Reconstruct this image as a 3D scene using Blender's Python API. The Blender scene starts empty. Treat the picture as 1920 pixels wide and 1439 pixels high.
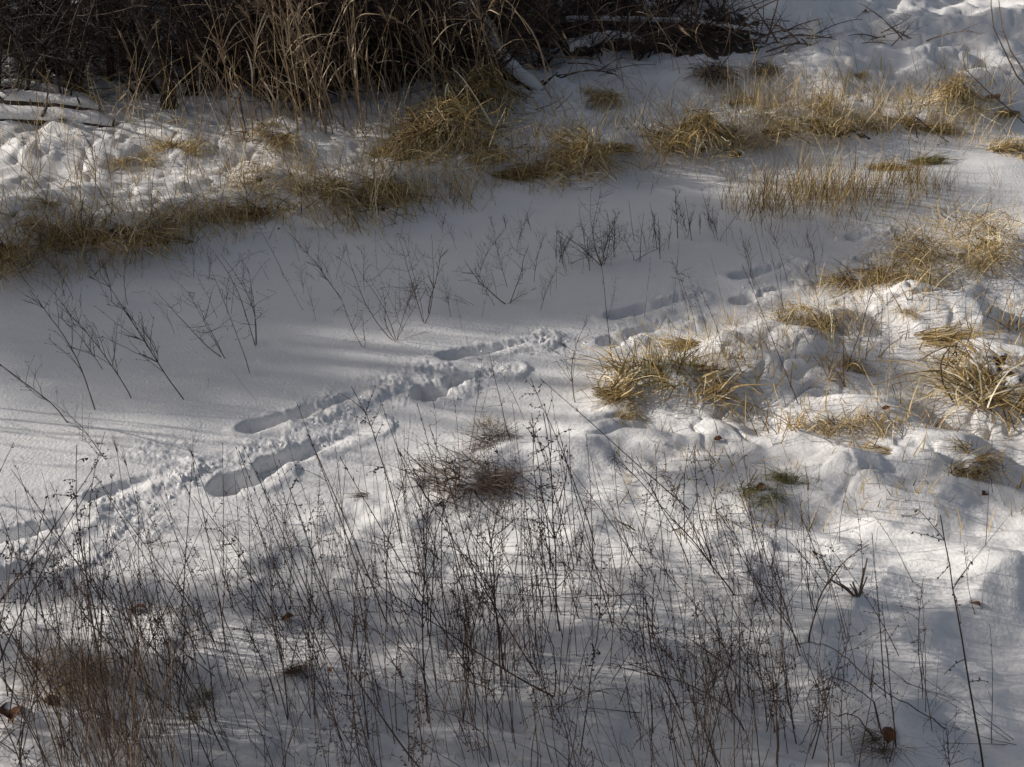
import bpy, math, random
import numpy as np
from mathutils import Vector, Matrix, Quaternion

# ------------------------------------------------------------------ camera, sky, sun
W, HH = 1920.0, 1439.0
F = 2400.0
CAM = Vector((0.0, 0.0, 3.7))
PITCH = math.radians(30.6)
scene = bpy.context.scene
cd = bpy.data.cameras.new('camera'); cam = bpy.data.objects.new('camera', cd)
scene.collection.objects.link(cam); scene.camera = cam
cam.location = CAM; cam.rotation_euler = (math.radians(90) - PITCH, 0, 0)
cd.sensor_width = 36.0; cd.lens = F / W * 36.0
cd.clip_start = 0.05; cd.clip_end = 2000

SUN_EL = math.radians(21); SUN_AZ = math.radians(11)     # from the left, a little from behind
S = Vector((-math.cos(SUN_EL) * math.cos(SUN_AZ), math.cos(SUN_EL) * math.sin(SUN_AZ), math.sin(SUN_EL)))
world = bpy.data.worlds.new('World'); scene.world = world; world.use_nodes = True
wn = world.node_tree.nodes; wl = world.node_tree.links
sky = wn.new('ShaderNodeTexSky'); sky.sky_type = 'NISHITA'; sky.sun_disc = False
sky.sun_elevation = SUN_EL; sky.sun_rotation = math.atan2(S.x, S.y)
hs = wn.new('ShaderNodeHueSaturation'); hs.inputs['Saturation'].default_value = 0.66      # thin high cloud: a paler sky
wl.new(sky.outputs[0], hs.inputs['Color']); wl.new(hs.outputs[0], wn['Background'].inputs[0]); wn['Background'].inputs[1].default_value = 0.088; sky.ozone_density = 0.15; sky.dust_density = 2.5; sky.air_density = 0.8
sd = bpy.data.lights.new('sun', 'SUN'); sd.energy = 4.3; sd.angle = math.radians(0.55); sd.color = (1.0, 0.94, 0.86)
so = bpy.data.objects.new('sun', sd); scene.collection.objects.link(so)
so.rotation_euler = S.to_track_quat('Z', 'Y').to_euler()
scene.view_settings.view_transform = 'Standard'; scene.view_settings.look = 'None'
scene.view_settings.exposure = -0.05; scene.view_settings.gamma = 1.0

rnd = random.Random(11)
C = scene.collection

# ------------------------------------------------------------------ materials
def nodes(name):
    m = bpy.data.materials.new(name); m.use_nodes = True
    return m, m.node_tree.nodes, m.node_tree.links, m.node_tree.nodes['Principled BSDF']

def plant_mat(name, cols, rough=0.75, nscale=40):
    """per-blade colour from the 'tint' attribute, with mottling along the blade"""
    m, n, l, p = nodes(name)
    a = n.new('ShaderNodeAttribute'); a.attribute_name = 'tint'
    tc = n.new('ShaderNodeTexCoord'); nz = n.new('ShaderNodeTexNoise'); nz.inputs['Scale'].default_value = nscale
    nz.inputs['Detail'].default_value = 3
    l.new(tc.outputs['Object'], nz.inputs['Vector'])
    mx = n.new('ShaderNodeMath'); mx.operation = 'MULTIPLY_ADD'; mx.inputs[1].default_value = 0.35; mx.inputs[2].default_value = -0.17
    l.new(nz.outputs['Fac'], mx.inputs[0])
    ad = n.new('ShaderNodeMath'); ad.operation = 'ADD'; l.new(a.outputs['Fac'], ad.inputs[0]); l.new(mx.outputs[0], ad.inputs[1])
    oi = n.new('ShaderNodeObjectInfo')
    o2 = n.new('ShaderNodeMath'); o2.operation = 'MULTIPLY_ADD'; o2.inputs[1].default_value = 0.2; o2.inputs[2].default_value = -0.1
    l.new(oi.outputs['Random'], o2.inputs[0])
    a2 = n.new('ShaderNodeMath'); a2.operation = 'ADD'; l.new(ad.outputs[0], a2.inputs[0]); l.new(o2.outputs[0], a2.inputs[1])
    r = n.new('ShaderNodeValToRGB'); cr = r.color_ramp
    while len(cr.elements) < len(cols): cr.elements.new(0.5)
    for i, c in enumerate(cols):
        cr.elements[i].position = i / (len(cols) - 1); cr.elements[i].color = (*c, 1)
    l.new(a2.outputs[0], r.inputs[0]); l.new(r.outputs[0], p.inputs['Base Color'])
    p.inputs['Roughness'].default_value = rough
    p.inputs['Specular IOR Level'].default_value = 0.3
    return m

M = {}
M['straw'] = plant_mat('straw_grass', [(0.06, 0.04, 0.018), (0.27, 0.175, 0.065), (0.52, 0.36, 0.14), (0.66, 0.52, 0.27), (0.78, 0.69, 0.50)])
M['olive'] = plant_mat('olive_grass', [(0.05, 0.034, 0.014), (0.17, 0.11, 0.04), (0.33, 0.22, 0.085), (0.38, 0.29, 0.12), (0.56, 0.45, 0.26)])
M['green'] = plant_mat('green_grass', [(0.04, 0.05, 0.015), (0.10, 0.11, 0.03), (0.22, 0.20, 0.06), (0.40, 0.30, 0.12)])
M['brown'] = plant_mat('brown_stem', [(0.018, 0.011, 0.009), (0.05, 0.028, 0.02), (0.10, 0.06, 0.043), (0.17, 0.115, 0.083), (0.30, 0.235, 0.17)])
M['dark'] = plant_mat('dark_twig', [(0.010, 0.007, 0.006), (0.028, 0.018, 0.014), (0.062, 0.038, 0.028), (0.11, 0.078, 0.06)])
M['reed'] = plant_mat('dry_reed', [(0.03, 0.018, 0.011), (0.13, 0.08, 0.045), (0.36, 0.26, 0.16), (0.62, 0.52, 0.38)])
M['pod'] = plant_mat('seed_pod', [(0.015, 0.009, 0.008), (0.04, 0.021, 0.015), (0.08, 0.045, 0.032)])
M['leaf'] = plant_mat('dead_leaf', [(0.05, 0.02, 0.01), (0.13, 0.055, 0.025), (0.22, 0.11, 0.05)], nscale=25)

def bark_mat():
    m, n, l, p = nodes('bark')
    tc = n.new('ShaderNodeTexCoord'); mp = n.new('ShaderNodeMapping'); mp.inputs['Scale'].default_value = (3, 14, 14)
    nz = n.new('ShaderNodeTexNoise'); nz.inputs['Scale'].default_value = 3; nz.inputs['Detail'].default_value = 8
    l.new(tc.outputs['Object'], mp.inputs[0]); l.new(mp.outputs[0], nz.inputs['Vector'])
    r = n.new('ShaderNodeValToRGB'); r.color_ramp.elements[0].position = .3; r.color_ramp.elements[0].color = (.012, .009, .008, 1)
    r.color_ramp.elements[1].position = .75; r.color_ramp.elements[1].color = (.10, .075, .06, 1)
    l.new(nz.outputs['Fac'], r.inputs[0]); l.new(r.outputs[0], p.inputs['Base Color'])
    b = n.new('ShaderNodeBump'); b.inputs['Strength'].default_value = .8; b.inputs['Distance'].default_value = .03
    l.new(nz.outputs['Fac'], b.inputs['Height']); l.new(b.outputs[0], p.inputs['Normal'])
    p.inputs['Roughness'].default_value = .9
    return m
M['bark'] = bark_mat()

def snow_mat(name, ground):
    m, n, l, p = nodes(name)
    tc = n.new('ShaderNodeTexCoord')
    def noise(scale, det=4, vec=None):
        z = n.new('ShaderNodeTexNoise'); z.inputs['Scale'].default_value = scale; z.inputs['Detail'].default_value = det
        l.new(vec or tc.outputs['Object'], z.inputs['Vector']); return z
    n1 = noise(55, 5); n2 = noise(260, 2)
    ml = n.new('ShaderNodeMath'); ml.operation = 'MULTIPLY_ADD'; ml.inputs[1].default_value = .45
    l.new(n2.outputs['Fac'], ml.inputs[0]); l.new(n1.outputs['Fac'], ml.inputs[2])
    bump = n.new('ShaderNodeBump'); bump.inputs['Strength'].default_value = .6; bump.inputs['Distance'].default_value = .009
    l.new(ml.outputs[0], bump.inputs['Height'])
    n3 = noise(1.3, 4)
    r = n.new('ShaderNodeValToRGB')
    r.color_ramp.elements[0].position = .3; r.color_ramp.elements[0].color = (.76, .755, .76, 1)
    r.color_ramp.elements[1].position = .7; r.color_ramp.elements[1].color = (.83, .82, .815, 1)
    l.new(n3.outputs['Fac'], r.inputs[0])
    if ground:
        # litter and bare earth where the 'bare' attribute says snow has not settled; specks of plant debris
        a = n.new('ShaderNodeAttribute'); a.attribute_name = 'bare'
        nb = noise(14, 6)
        ad = n.new('ShaderNodeMath'); ad.operation = 'ADD'; l.new(a.outputs['Fac'], ad.inputs[0]); l.new(nb.outputs['Fac'], ad.inputs[1])
        rr = n.new('ShaderNodeValToRGB'); rr.color_ramp.elements[0].position = .93; rr.color_ramp.elements[0].color = (0, 0, 0, 1)
        rr.color_ramp.elements[1].position = 1.0; rr.color_ramp.elements[1].color = (1, 1, 1, 1)
        l.new(ad.outputs[0], rr.inputs[0])
        n4 = noise(30, 5)
        er = n.new('ShaderNodeValToRGB'); er.color_ramp.elements[0].position = .35; er.color_ramp.elements[0].color = (.012, .009, .007, 1)
        er.color_ramp.elements[1].position = .7; er.color_ramp.elements[1].color = (.10, .065, .035, 1)
        l.new(n4.outputs['Fac'], er.inputs[0])
        mix = n.new('ShaderNodeMixRGB'); l.new(rr.outputs[0], mix.inputs[0]); l.new(r.outputs[0], mix.inputs[1]); l.new(er.outputs[0], mix.inputs[2])
        l.new(mix.outputs[0], p.inputs['Base Color'])
    else:
        l.new(r.outputs[0], p.inputs['Base Color'])
    l.new(bump.outputs[0], p.inputs['Normal'])
    p.inputs['Roughness'].default_value = .55; p.inputs['Specular IOR Level'].default_value = .25
    return m
M['snow'] = snow_mat('snow', True); M['snowcap'] = snow_mat('snow_cap', False)

# ------------------------------------------------------------------ noise and pixel -> world
def _hash(ix, iy, s):
    a = (ix.astype(np.int64) * 374761393 + iy.astype(np.int64) * 668265263 + s * 1442695041) & 0xffffffff
    a = ((a ^ (a >> 13)) * 1274126177) & 0xffffffff
    return ((a ^ (a >> 16)) & 0xffffff) / float(0xffffff)
def gnoise(x, y, s=0):
    ix = np.floor(x); iy = np.floor(y); fx = x - ix; fy = y - iy
    u = fx * fx * fx * (fx * (fx * 6 - 15) + 10); v = fy * fy * fy * (fy * (fy * 6 - 15) + 10)
    def g(dx, dy):
        a = _hash(ix + dx, iy + dy, s) * 2 * math.pi
        return np.cos(a) * (fx - dx) + np.sin(a) * (fy - dy)
    return ((g(0, 0) * (1 - u) + g(1, 0) * u) * (1 - v) + (g(0, 1) * (1 - u) + g(1, 1) * u) * v) * 1.5
def fbm(x, y, s=0, o=3):
    r = 0; a = 1.0
    for i in range(o):
        r = r + a * gnoise(x * 2 ** i, y * 2 ** i, s + i * 7); a *= .5
    return r
def sm(t, a, b):
    t = np.clip((t - a) / (b - a), 0, 1); return t * t * (3 - 2 * t)

cp, sp = math.cos(PITCH), math.sin(PITCH)
def ray(px, py):
    u = (px - W / 2) / F; v = (HH / 2 - py) / F
    return Vector((u, cp + v * sp, -sp + v * cp))
def flat(px, py, z=0.0):
    d = ray(px, py); t = (z - CAM.z) / d.z
    return (d.x * t, d.y * t)

# ------------------------------------------------------------------ terrain
far_px = [(-900, 560), (-300, 530), (0, 505), (200, 485), (420, 440), (600, 415), (750, 385), (900, 352), (1050, 328), (1250, 303), (1500, 272), (1750, 250), (1920, 228), (2500, 170)]
near_px = [(-1200, 1450), (-300, 1250), (0, 1130), (120, 1075), (250, 1030), (450, 985), (600, 930), (700, 870), (850, 800), (980, 765), (1080, 725), (1200, 670), (1330, 628), (1450, 590), (1600, 540), (1780, 475), (1920, 405), (2600, 300)]
rear_px = [(-900, 260), (0, 245), (300, 215), (640, 235), (780, 200), (960, 150), (1060, 120), (1200, 125), (1300, 150), (1450, 120), (1650, 60), (1920, 10), (2500, -60)]
def line(pts):
    q = sorted(flat(*p) for p in pts)
    return np.array([a for a, b in q]), np.array([b for a, b in q])
FX, FY = line(far_px); NX, NY = line(near_px); RX, RY = line(rear_px)

# footprints: (x0,y0) sharp deep end, (x1,y1) shallow end in photo pixels, width m, depth m, depth at shallow end
prints = [(-70, 1022, 140, 972, .16, .11, .05), (180, 930, 330, 878, .14, .045, .008), (472, 800, 665, 745, .15, .11, .05), (640, 750, 725, 722, .10, .035, .004),
          (838, 668, 1015, 634, .145, .10, .03), (1150, 590, 1300, 559, .14, .09, .03), (1382, 519, 1485, 495, .14, .085, .02), (1598, 449, 1650, 441, .13, .05, .01),
          (-60, 1095, 130, 1042, .18, .12, .05), (428, 908, 500, 885, .20, .15, .10), (497, 872, 690, 799, .165, .095, .012),
          (803, 738, 842, 727, .20, .13, .12), (850, 716, 950, 694, .14, .08, .01), (1142, 640, 1172, 632, .17, .10, .09), (1185, 622, 1280, 598, .13, .07, .01),
          (1387, 566, 1425, 556, .15, .085, .07), (1445, 546, 1490, 535, .10, .035, .008), (1615, 487, 1645, 479, .13, .05, .02), (-320, 1110, -110, 1050, .15, .09, .03)]
PR = [(*flat(a, b), *flat(c, d), w, dp, d2) for a, b, c, d, w, dp, d2 in prints]
ZONES = [(*flat(a, b), r) for a, b, r in [(470, 860, .22), (800, 700, .2), (940, 650, .2), (330, 880, .35), (240, 930, .3), (560, 830, .28), (640, 780, .28), (720, 740, .25), (100, 1040, .3), (1060, 640, .18), (250, 990, .2)]]
mounds = []       # filled below: (x, y, rx, ry, h)
def far_d(x, y): return y - np.interp(x, FX, FY)
def near_d(x, y): return np.interp(x, NX, NY) - y
def height(x, y):
    wob = .10 * fbm(x * 1.6, y * 1.6, 3)
    fd = far_d(x, y) + wob; nd = near_d(x, y) + wob * 1.2
    rd = y - np.interp(x, RX, RY) + wob
    h = .012 * fbm(x * .7, y * .9, 5) + .0035 * fbm(x * 2.2, y * 7, 6)
    bank = sm(fd, -.05, .38)
    h = h + .13 * bank + .07 * sm(fd, .3, 2.2) + bank * (.06 * fbm(x * 1.5, y * 1.7, 9) + .014 * fbm(x * 4.3, y * 4.3, 12))
    rear = sm(rd, 0, 1.3)
    h = h + rear * (.30 + .10 * fbm(x * .8, y * .8, 20) + .055 * fbm(x * 2.1, y * 2.4, 23)) + .04 * np.clip(rd - 1.3, 0, 30) * .5
    nb = sm(nd, -.05, .45); right = .35 + .65 * sm(x, -.8, 1.5)
    n1 = fbm(x * 1.1 + 4, y * 1.3, 31); n2 = fbm(x * 3.0, y * 3.4, 35)
    rid = 1 - np.abs(gnoise(x * 2.0 + y * .7, y * 2.6, 41)) * 2
    h = h + nb * (.05 + .09 * sm(nd, .2, 2.5)) * right + nb * right * (.060 * n1 + .016 * n2 + .036 * rid * sm(x, -.3, 1.2))
    h = h + nb * (1 - right) * .03 * n2 + nb * .014 * fbm(x * 1.5 + y * .5, y * 11 + x * 2.0, 44, 2) * sm(fbm(x * .8, y * .9, 49), -.6, .3) * (1 + .6 * (1 - sm(y, 4.6, 5.4))) + (nb + bank) * (.0055 * fbm(x * 9, y * 10, 46) * sm(fbm(x * 1.3, y * 1.3, 48), -.2, .6))
    wx, wy = x + .18 * fbm(x * 1.9, y * 1.9, 90), y + .14 * fbm(x * 1.9 + 7, y * 1.9, 91)      # creases where the snow sags between stems
    for sc, am, sd_ in ((1.9, .030, 92), (3.1, .018, 95)):
        h = h - nb * sm(x, -.2, 1.3) * sm(y, 4.7, 5.6) * am * np.exp(-(gnoise(wx * sc, wy * sc * 1.5, sd_) / .10) ** 2) * sm(gnoise(x * 1.1, y * 1.1, sd_ + 1), -.2, .3)
    h = h - bank * .022 * np.exp(-(gnoise(wx * 2.6, wy * 3.2, 97) / .10) ** 2)
    hummock = sm(x, 2.0, 3.2) * sm(y, 10.5, 12)
    h = h + hummock * (.10 * fbm(x * 1.2, y * 1.0, 51) + .028 * fbm(x * 2.6, y * 2.2, 54))
    for mx, my, rx, ry, mh in mounds:
        e = ((x - mx) / rx) ** 2 + ((y - my) / ry) ** 2
        h = h + .62 * mh * np.exp(-e * 1.2)
    # trampled track: trenches with crisp lips and crumbly spill
    near_track = (x > -6) & (x < 4.5) & (y > 3.5) & (y < 11)
    if np.any(near_track):
        xs = x[near_track]; ys = y[near_track]; dh = np.zeros_like(xs)
        rough = np.zeros_like(xs); cut = np.zeros_like(xs)
        nz = .012 * fbm(xs * 11, ys * 11, 60, 3)
        for x0, y0, x1, y1, w, dp, d2 in PR:
            dx, dy = x1 - x0, y1 - y0; L2 = dx * dx + dy * dy; Ln = math.sqrt(L2)
            t = ((xs - x0) * dx + (ys - y0) * dy) / L2; tc = np.clip(t, 0, 1)
            d = np.hypot(xs - x0 - tc * dx, ys - y0 - tc * dy) + nz * (1 + tc)
            dep = dp + (d2 - dp) * tc
            wall = .022 + .05 * tc
            wt = w * (1 - .38 * tc) * (1 + .12 * np.sin(tc * 9 + x0 * 7))
            c = .80 * dep * (1 - sm(d, wt / 2 - wall * 1.3, wt / 2)) * (1 + .16 * gnoise(xs * 16, ys * 16, 81) + .10 * gnoise(xs * 34, ys * 34, 82)) * (1 - .5 * sm(t, .8, 1.05) * (dp > d2 * 1.5))
            cut = np.maximum(cut, c * (1 + .25 * nz / .012 * tc))
            rough = np.maximum(rough, np.exp(-(d / .13) ** 2) * (.25 + .75 * tc))
            side = ((xs - x0) * dy - (ys - y0) * dx) / Ln       # >0 towards the viewer
            dh = dh + .018 * np.exp(-((d - w / 2 - .03) / .04) ** 2) * (side > -.05) * (.5 + .5 * tc)
        cr = np.abs(gnoise(xs * 31, ys * 31, 71)) * sm(gnoise(xs * 7, ys * 7, 79), -.4, .5) * 1.3 + .7 * np.abs(gnoise(xs * 62, ys * 62, 73))
        for zx, zy, zr in ZONES: rough = np.maximum(rough, .8 * np.exp(-((xs - zx) ** 2 + ((ys - zy) * 1.6) ** 2) / zr ** 2))
        rmask = rough * sm(fbm(xs * 3.1, ys * 3.1, 75), -.6, .4)
        dh = np.minimum(dh, .022) * .8 + rmask * (.027 * cr + .011 * fbm(xs * 14, ys * 14, 77)) - cut
        hh = h.copy(); hh[near_track] += dh; h = hh
    return h

# ---- base pixel of every tuft; (px, py, kind, size m, mound h, mound radius, label)
TUFTS = [
 # far bank, left to right
 (20, 470, 'tangle', 'olive', .62, .05, .3, 'dark olive grass tangle at the left edge, on the foot of the far bank'),
 (75, 405, 'mop', 'olive', .40, .08, .3, 'low drooping grey olive grass tuft on the far bank near the left edge'),
 (165, 455, 'tangle', 'olive', .50, .05, .3, 'olive grass tangle hanging over the shaded channel, left of the largest dark one'),
 (245, 440, 'tangle', 'straw', .66, .07, .35, 'large round golden olive grass tangle on the bank edge at far left'),
 (330, 425, 'tangle', 'olive', .50, .05, .3, 'dark olive grass tangle just right of the large round golden one'),
 (420, 410, 'mop', 'olive', .52, .06, .3, 'sprawling olive grass tuft dropping over the far bank edge'),
 (520, 400, 'mop', 'olive', .50, .06, .3, 'dark sprawling grass tuft on the bank edge above the shaded channel'),
 (500, 345, 'tangle', 'straw', .48, .10, .35, 'pale straw grass tangle on sunlit snow of the left far bank'),
 (600, 350, 'mop', 'straw', .50, .06, .3, 'straw coloured grass tuft in bright snow left of the dark overhanging tuft'),
 (690, 375, 'mop', 'olive', .62, .10, .35, 'thick dark overhanging grass tuft on the bank edge, below the big golden clump'),
 (760, 370, 'tangle', 'olive', .45, .06, .3, 'shaggy dark grass on the bank edge right of the thick overhanging tuft'),
 (345, 285, 'mop', 'straw', .38, .04, .25, 'small golden grass tuft below the dark leaning trunk'),
 (505, 262, 'mop', 'straw', .46, .06, .3, 'golden grass tuft beside a snow lump at the foot of the reeds'),
 (250, 300, 'mop', 'straw', .30, .03, .2, 'tiny yellow grass tuft on shaded snow left of centre of the far bank'),
 (850, 262, 'mound', 'straw', .66, .16, .32, 'big golden grass clump at the foot of the reeds, the tallest on the far bank'),
 (800, 268, 'mound', 'straw', .50, .10, .3, 'golden grass clump leaning against the left side of the biggest clump'),
 (915, 205, 'mound', 'olive', .66, .12, .35, 'brown grass clump behind the big golden clump'),
 (920, 290, 'mop', 'straw', .42, .08, .3, 'golden grass spilling down right of the big golden clump'),
 (965, 333, 'flat', 'olive', .50, .05, .3, 'combed flat olive grass wedge on the bank edge at centre'),
 (720, 290, 'flat', 'straw', .45, .04, .25, 'flattened golden grass on bright snow left of the big golden clump'),
 (1085, 312, 'mound', 'straw', .50, .12, .35, 'rounded golden grass hump on the bank edge right of centre'),
 (1060, 275, 'mop', 'straw', .42, .05, .3, 'low golden grass tuft behind the rounded hump'),
 (1150, 283, 'flat', 'straw', .45, .05, .3, 'flattened golden grass right of the rounded hump'),
 (1240, 268, 'mop', 'straw', .46, .08, .3, 'golden grass tuft on the bank edge left of the broad golden hump'),
 (1315, 262, 'mound', 'straw', .50, .13, .38, 'broad golden hump of grass with snow below it on the bank edge'),
 (1385, 268, 'tangle', 'straw', .46, .05, .3, 'straw grass tangle just right of the broad golden hump'),
 (1450, 240, 'tangle', 'straw', .58, .10, .35, 'golden grass tangle on the far bank at right, left of the densest one'),
 (1530, 232, 'tangle', 'straw', .68, .12, .4, 'densest golden grass tangle on the far bank at right'),
 (1600, 238, 'tangle', 'straw', .52, .08, .35, 'golden grass tangle right of the densest one'),
 (1680, 240, 'mop', 'olive', .50, .08, .35, 'olive grass tuft with dark shade under it on the right far bank'),
 (1745, 245, 'flat', 'olive', .46, .05, .3, 'dark flattened grass at the right end of the golden strip'),
 (1785, 195, 'mound', 'straw', .44, .20, .24, 'domed golden grass clump with a snow cap near the right edge'),
 (1602, 140, 'mop', 'straw', .20, .14, .13, 'small snow capped ball of straw grass standing alone on the right'),
 (1400, 192, 'flat', 'straw', .36, .03, .2, 'small tan grass tuft with a bent leaf left of the golden tangles'),
 (1130, 180, 'mop', 'straw', .42, .05, .3, 'tan grass tuft with upright broken stalks under the root tangle'),
 (1890, 215, 'flat', 'olive', .3, .03, .2, 'flat brown grass patch at the right edge of the far bank'),
 (1320, 140, 'mop', 'brown', .50, .06, .35, 'dark drooping grass hanging below the fallen branches'),
 (1430, 130, 'mop', 'brown', .40, .06, .3, 'dark drooping grass at the right end of the fallen branches'),
 # strip in the channel
 (1430, 395, 'upright', 'olive', .50, .03, .4, 'dark upright grass at the left tip of the grass strip in the channel'),
 (1500, 380, 'upright', 'olive', .50, .03, .4, 'dark upright grass in the left part of the channel strip'),
 (1565, 378, 'upright', 'olive', .52, .05, .4, 'densest upright brown grass in the middle of the channel strip'),
 (1640, 365, 'upright', 'olive', .46, .03, .4, 'upright brown grass right of the densest part of the channel strip'),
 (1710, 345, 'upright', 'olive', .40, .03, .4, 'thin upright grass at the right end of the channel strip'),
 (1660, 318, 'flat', 'straw', .38, .03, .3, 'low golden grass behind the channel strip'),
 (1735, 305, 'flat', 'green', .36, .03, .3, 'low green tinged grass behind the channel strip'),
 (1890, 290, 'mop', 'straw', .45, .05, .3, 'golden grass tuft at the right edge above the channel'),
 # near bank, right
 (1850, 465, 'tangle', 'straw', .62, .14, .4, 'large golden grass tangle at the right edge of the near bank'),
 (1780, 490, 'tangle', 'olive', .55, .10, .4, 'brown grass tangle left of the large golden one at the right edge'),
 (1700, 515, 'tangle', 'olive', .46, .06, .35, 'low olive grass tangle at the head of the footprint track'),
 (1625, 540, 'mop', 'olive', .40, .05, .3, 'low olive grass tuft on the near bank rim beside the track'),
 (1560, 605, 'mop', 'straw', .36, .08, .25, 'golden grass tuft around a dark stub on the near bank'),
 (1500, 610, 'tangle', 'olive', .34, .04, .25, 'sparse olive grass left of the tuft with a dark stub'),
 (1700, 580, 'mop', 'straw', .18, .09, .25, 'few straw blades poking through the snow of the upper right mound'),
 (1770, 635, 'flat', 'straw', .42, .05, .3, 'long flattened golden grass above the biggest straw tussock'),
 (1890, 745, 'mop', 'straw', .72, .20, .38, 'biggest straw tussock, with long drooping blades, at the right edge'),
 (1840, 715, 'mop', 'straw', .62, .10, .35, 'left shoulder of long straw grass beside the biggest tussock'),
 (1600, 790, 'mop', 'straw', .34, .14, .26, 'snow smothered straw tussock in the middle of the right bank'),
 (1665, 800, 'mop', 'straw', .32, .08, .2, 'straw blades hanging from the right side of the snow smothered tussock'),
 (1520, 805, 'mop', 'straw', .24, .05, .18, 'small curled straw tuft left of the snow smothered tussock'),
 (1580, 690, 'mop', 'straw', .22, .06, .2, 'small brown tuft on the shaded ridge above the snow smothered tussock'),
 (1235, 705, 'upright', 'green', .30, .08, .25, 'green and yellow grass tuft standing where the track meets the near bank'),
 (1225, 722, 'mop', 'straw', .50, .06, .3, 'low spreading golden tussock between the dark fan and the drooping tussock'),
 (1310, 735, 'mop', 'straw', .50, .12, .27, 'golden tussock drooping right of the green tuft, nearest the track'),
 (1150, 738, 'flat', 'olive', .30, .03, .2, 'flattened dark grass fan pointing left beside the track'),
 (1160, 775, 'mop', 'olive', .20, .02, .15, 'tiny pale arching tuft below the green tuft'),
 (1300, 650, 'flat', 'straw', .3, .03, .25, 'thin flattened straw grass above the drooping golden tussock'),
 (860, 895, 'mat', 'brown', .40, .05, .22, 'dark brown matted grass tussock in the middle of the foreground'),
 (920, 905, 'mat', 'brown', .30, .03, .2, 'dark brown grass combed to the right beside the matted tussock'),
 (925, 835, 'mat', 'brown', .28, .03, .2, 'upper dark brown matted grass above the main matted tussock'),
 (920, 805, 'mat', 'olive', .18, .02, .12, 'small green brown flat tuft, topmost of the dark mats'),
 (688, 932, 'flat', 'brown', .16, .02, .1, 'small dark tuft left of the matted tussock'),
 (280, 1028, 'mat', 'green', .15, .02, .1, 'small dark green tuft among weeds below the track'),
 (1420, 925, 'mop', 'green', .19, .04, .13, 'small green tuft with a dead brown leaf'),
 (1495, 905, 'mop', 'green', .20, .06, .15, 'green bladed tuft on a small snow hump'),
 (1805, 870, 'mop', 'olive', .26, .06, .18, 'small arching tuft with shaded hollow near the right edge'),
 (1650, 850, 'flat', 'straw', .20, .02, .12, 'few flat straw blades right of the green tufts'),
 (85, 1290, 'tangle', 'olive', .34, .06, .25, 'olive grass tangle over leaves in the lower left corner'),
 (370, 1330, 'mop', 'green', .17, .03, .12, 'yellow green tuft at lower left between the weeds'),
 (1655, 1392, 'mat', 'brown', .20, .12, .14, 'brown twiggy tussock with a snow lump at the bottom right'),
 (320, 1150, 'mop', 'olive', .12, .04, .1, 'dark little tuft right of the brown leaf hollow'),
 (555, 1270, 'mop', 'brown', .14, .03, .12, 'brown little tuft among the weeds right of the dense patch'),
]
for px, py, kind, mat, size, mh, mr, lab in TUFTS:
    x, y = flat(px, py, .12 if py < 430 else .06)
    mounds.append((x, y, mr, mr * .8, mh))
# snow humps without grass: (px, py, rx, ry, h)
for px, py, rx, ry, mh in [(1080, 800, .25, .22, .12), (1470, 650, .40, .25, .13), (1700, 565, .45, .25, .15), (1800, 590, .3, .2, .12), (1440, 700, .45, .2, .08),
                           (1700, 900, .5, .35, .08), (1880, 1110, .28, .2, .13), (1700, 1425, .14, .10, .12), (1210, 850, .3, .14, -.10), (1640, 690, .30, .14, -.07),
                           (1790, 740, .3, .14, -.07), (540, 265, .12, .1, .10), (140, 300, .5, .3, .05), (360, 320, .35, .15, -.05), (450, 215, .12, .1, .16),
                           (90, 300, .3, .2, .10), (1210, 180, .4, .3, -.08), (1040, 200, .25, .25, -.05), (560, 280, .3, .2, .06), (1850, 90, .18, .15, .13), (1750, 115, .4, .15, .1),
                           (1640, 60, .5, .2, .13), (1500, 35, .5, .2, .12), (1910, 880, .2, .2, -.1), (1560, 900, .16, .12, .07), (1500, 130, .35, .2, .1)]:
    x, y = flat(px, py, .1); mounds.append((x, y, rx, ry, mh))

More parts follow.
